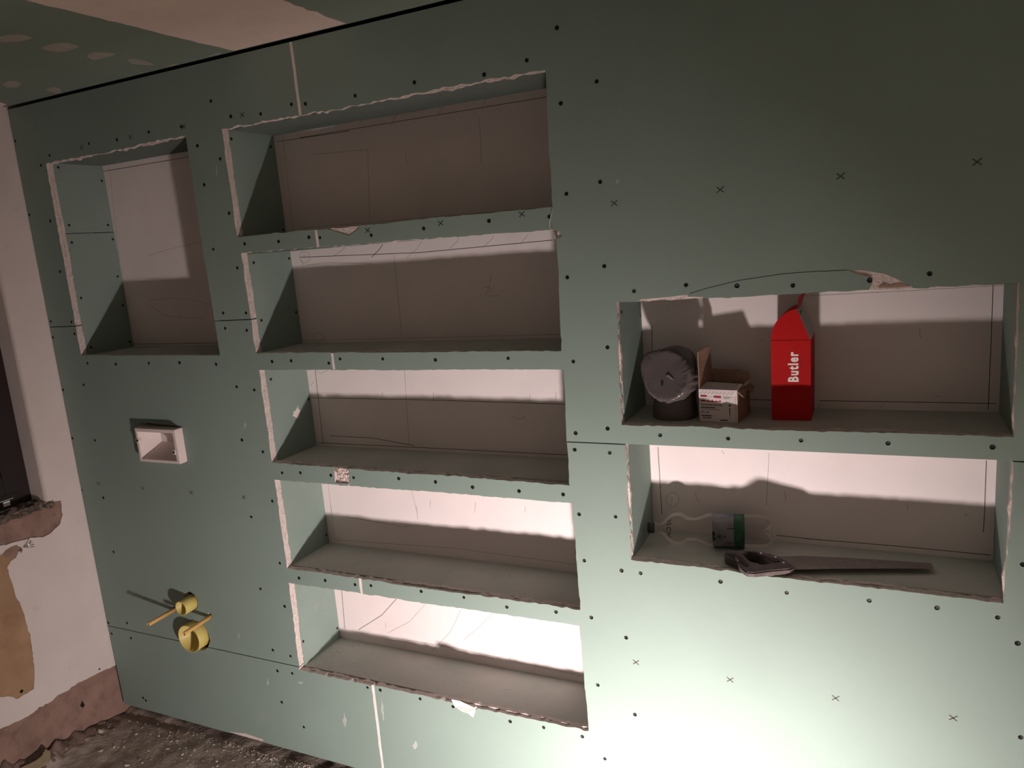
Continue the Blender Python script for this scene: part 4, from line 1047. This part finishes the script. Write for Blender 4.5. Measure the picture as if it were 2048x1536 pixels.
chips = [chip_mesh(i, 0.0075, 0.0045, 0.0030) for i in range(6)]
rnd = random.Random(12)
n_chip = 0
while n_chip < 95:
    x, y = rnd.uniform(0.02, 1.0), -abs(rnd.gauss(0.03, 0.16))
    if y < -0.42 + 0.40 * x - .02 or y > -0.012:
        continue
    s = rnd.choice((0.45, 0.55, 0.6, 0.75, 0.9, 1.25))
    c = obj('plaster_chip', chips[n_chip % 6], label='small pale plaster chip lying on the dusty concrete floor', category='chip', group='plaster chips on the floor')
    c.location = (x, y, floor_z(x, y) + 0.0012 * s)
    c.rotation_euler = (rnd.uniform(-.2, .2), rnd.uniform(-.2, .2), rnd.uniform(0, 6.28))
    c.scale = (s, s, s)
    n_chip += 1

# fine grit nobody could count
gv, gf, gm = [], [], []
def grain(c, r, rnd, mi):
    b = len(gv)
    for dx, dy, dz in ((1, 0, 0), (-.6, .8, 0), (-.5, -.8, .1), (.1, .0, .9)):
        gv.append((c[0] + r * dx * rnd.uniform(.6, 1.3), c[1] + r * dy * rnd.uniform(.6, 1.3), c[2] + r * dz * rnd.uniform(.5, 1.1)))
    gf.extend([(b, b + 1, b + 3), (b + 1, b + 2, b + 3), (b + 2, b, b + 3), (b, b + 2, b + 1)])
    gm.extend([mi] * 4)
for i in range(1500):
    if i < 900:
        x = 0.32 + 0.85 * rnd.random() ** 0.45
        y = -0.004 - abs(rnd.gauss(0, 0.016 + 0.03 * max(0, x - .5)))
    else:
        x, y = rnd.uniform(0.0, 1.2), -abs(rnd.gauss(0.05, 0.17))
    grain((x, y, floor_z(x, y)), rnd.choice((0.0010, 0.0014, 0.0018, 0.0026, 0.0036)), rnd, (0 if rnd.random() < .8 else 1) if i < 900 else (0 if rnd.random() < .22 else 2))
obj('floor_grit', mesh('floor_grit', gv, gf, [CHIP, CAVITY, CONC], gm), kind='stuff', label='fine plaster grit scattered along the foot of the drywall', category='grit')

gv, gf, gm = [], [], []
x0, x1, zb, zt = SIDEX['B5']
for i in range(90):
    x, y = x0 + 0.02 + abs(rnd.gauss(0, 0.11)), rnd.uniform(0.03, 0.22)
    grain((x, y, zb), rnd.choice((0.0010, 0.0014, 0.0020)), rnd, 0)
for i in range(26):
    grain((rnd.uniform(x0 + .05, x1 - .1), rnd.uniform(0.03, 0.22), zb), 0.0016, rnd, 0)
for n, k in (('B4', 22), ('B3', 12), ('C2', 12), ('C1', 8)):
    a0, a1, b0, b1 = SIDEX[n]
    for i in range(k):
        grain((rnd.uniform(a0 + .03, a1 - .03), rnd.uniform(0.03, 0.22), b0), rnd.choice((.0010, .0016, .0024)), rnd, 0)
obj('shelf_crumbs', mesh('shelf_crumbs', gv, gf, [SCREW], gm), kind='stuff', label='tiny dark crumbs scattered on the niche shelves', category='crumbs')

# broken shard and a stone by the left wall
L = (0.050, -0.400, floor_z(0.050, -0.400) + 0.014)
sh = obj('plaster_shard', prism('plaster_shard', [(-0.050, -0.016), (0.000, -0.036), (0.040, -0.020), (0.046, 0.012), (0.030, 0.034), (0.018, 0.010), (-0.004, -0.004)], -0.004, 0.004, SHARD, 'xy'),
         label='yellowish broken shard lying at the foot of the left wall', category='shard')
sh.location = L
sh.rotation_euler = (0.55, 0.10, 0.95)
ch = obj('plaster_lump', chip_mesh(99, 0.014, 0.011, 0.011), label='pale plaster lump leaning by the yellowish shard', category='lump')
ch.location = (0.030, -0.352, floor_z(0.030, -0.352) + 0.008)
ch = obj('plaster_lump', chip_mesh(98, 0.020, 0.011, 0.006), label='flat pale plaster lump on the floor near the brown skirting strip', category='lump')
ch.location = (0.055, -0.150, floor_z(0.055, -0.150) + 0.004)
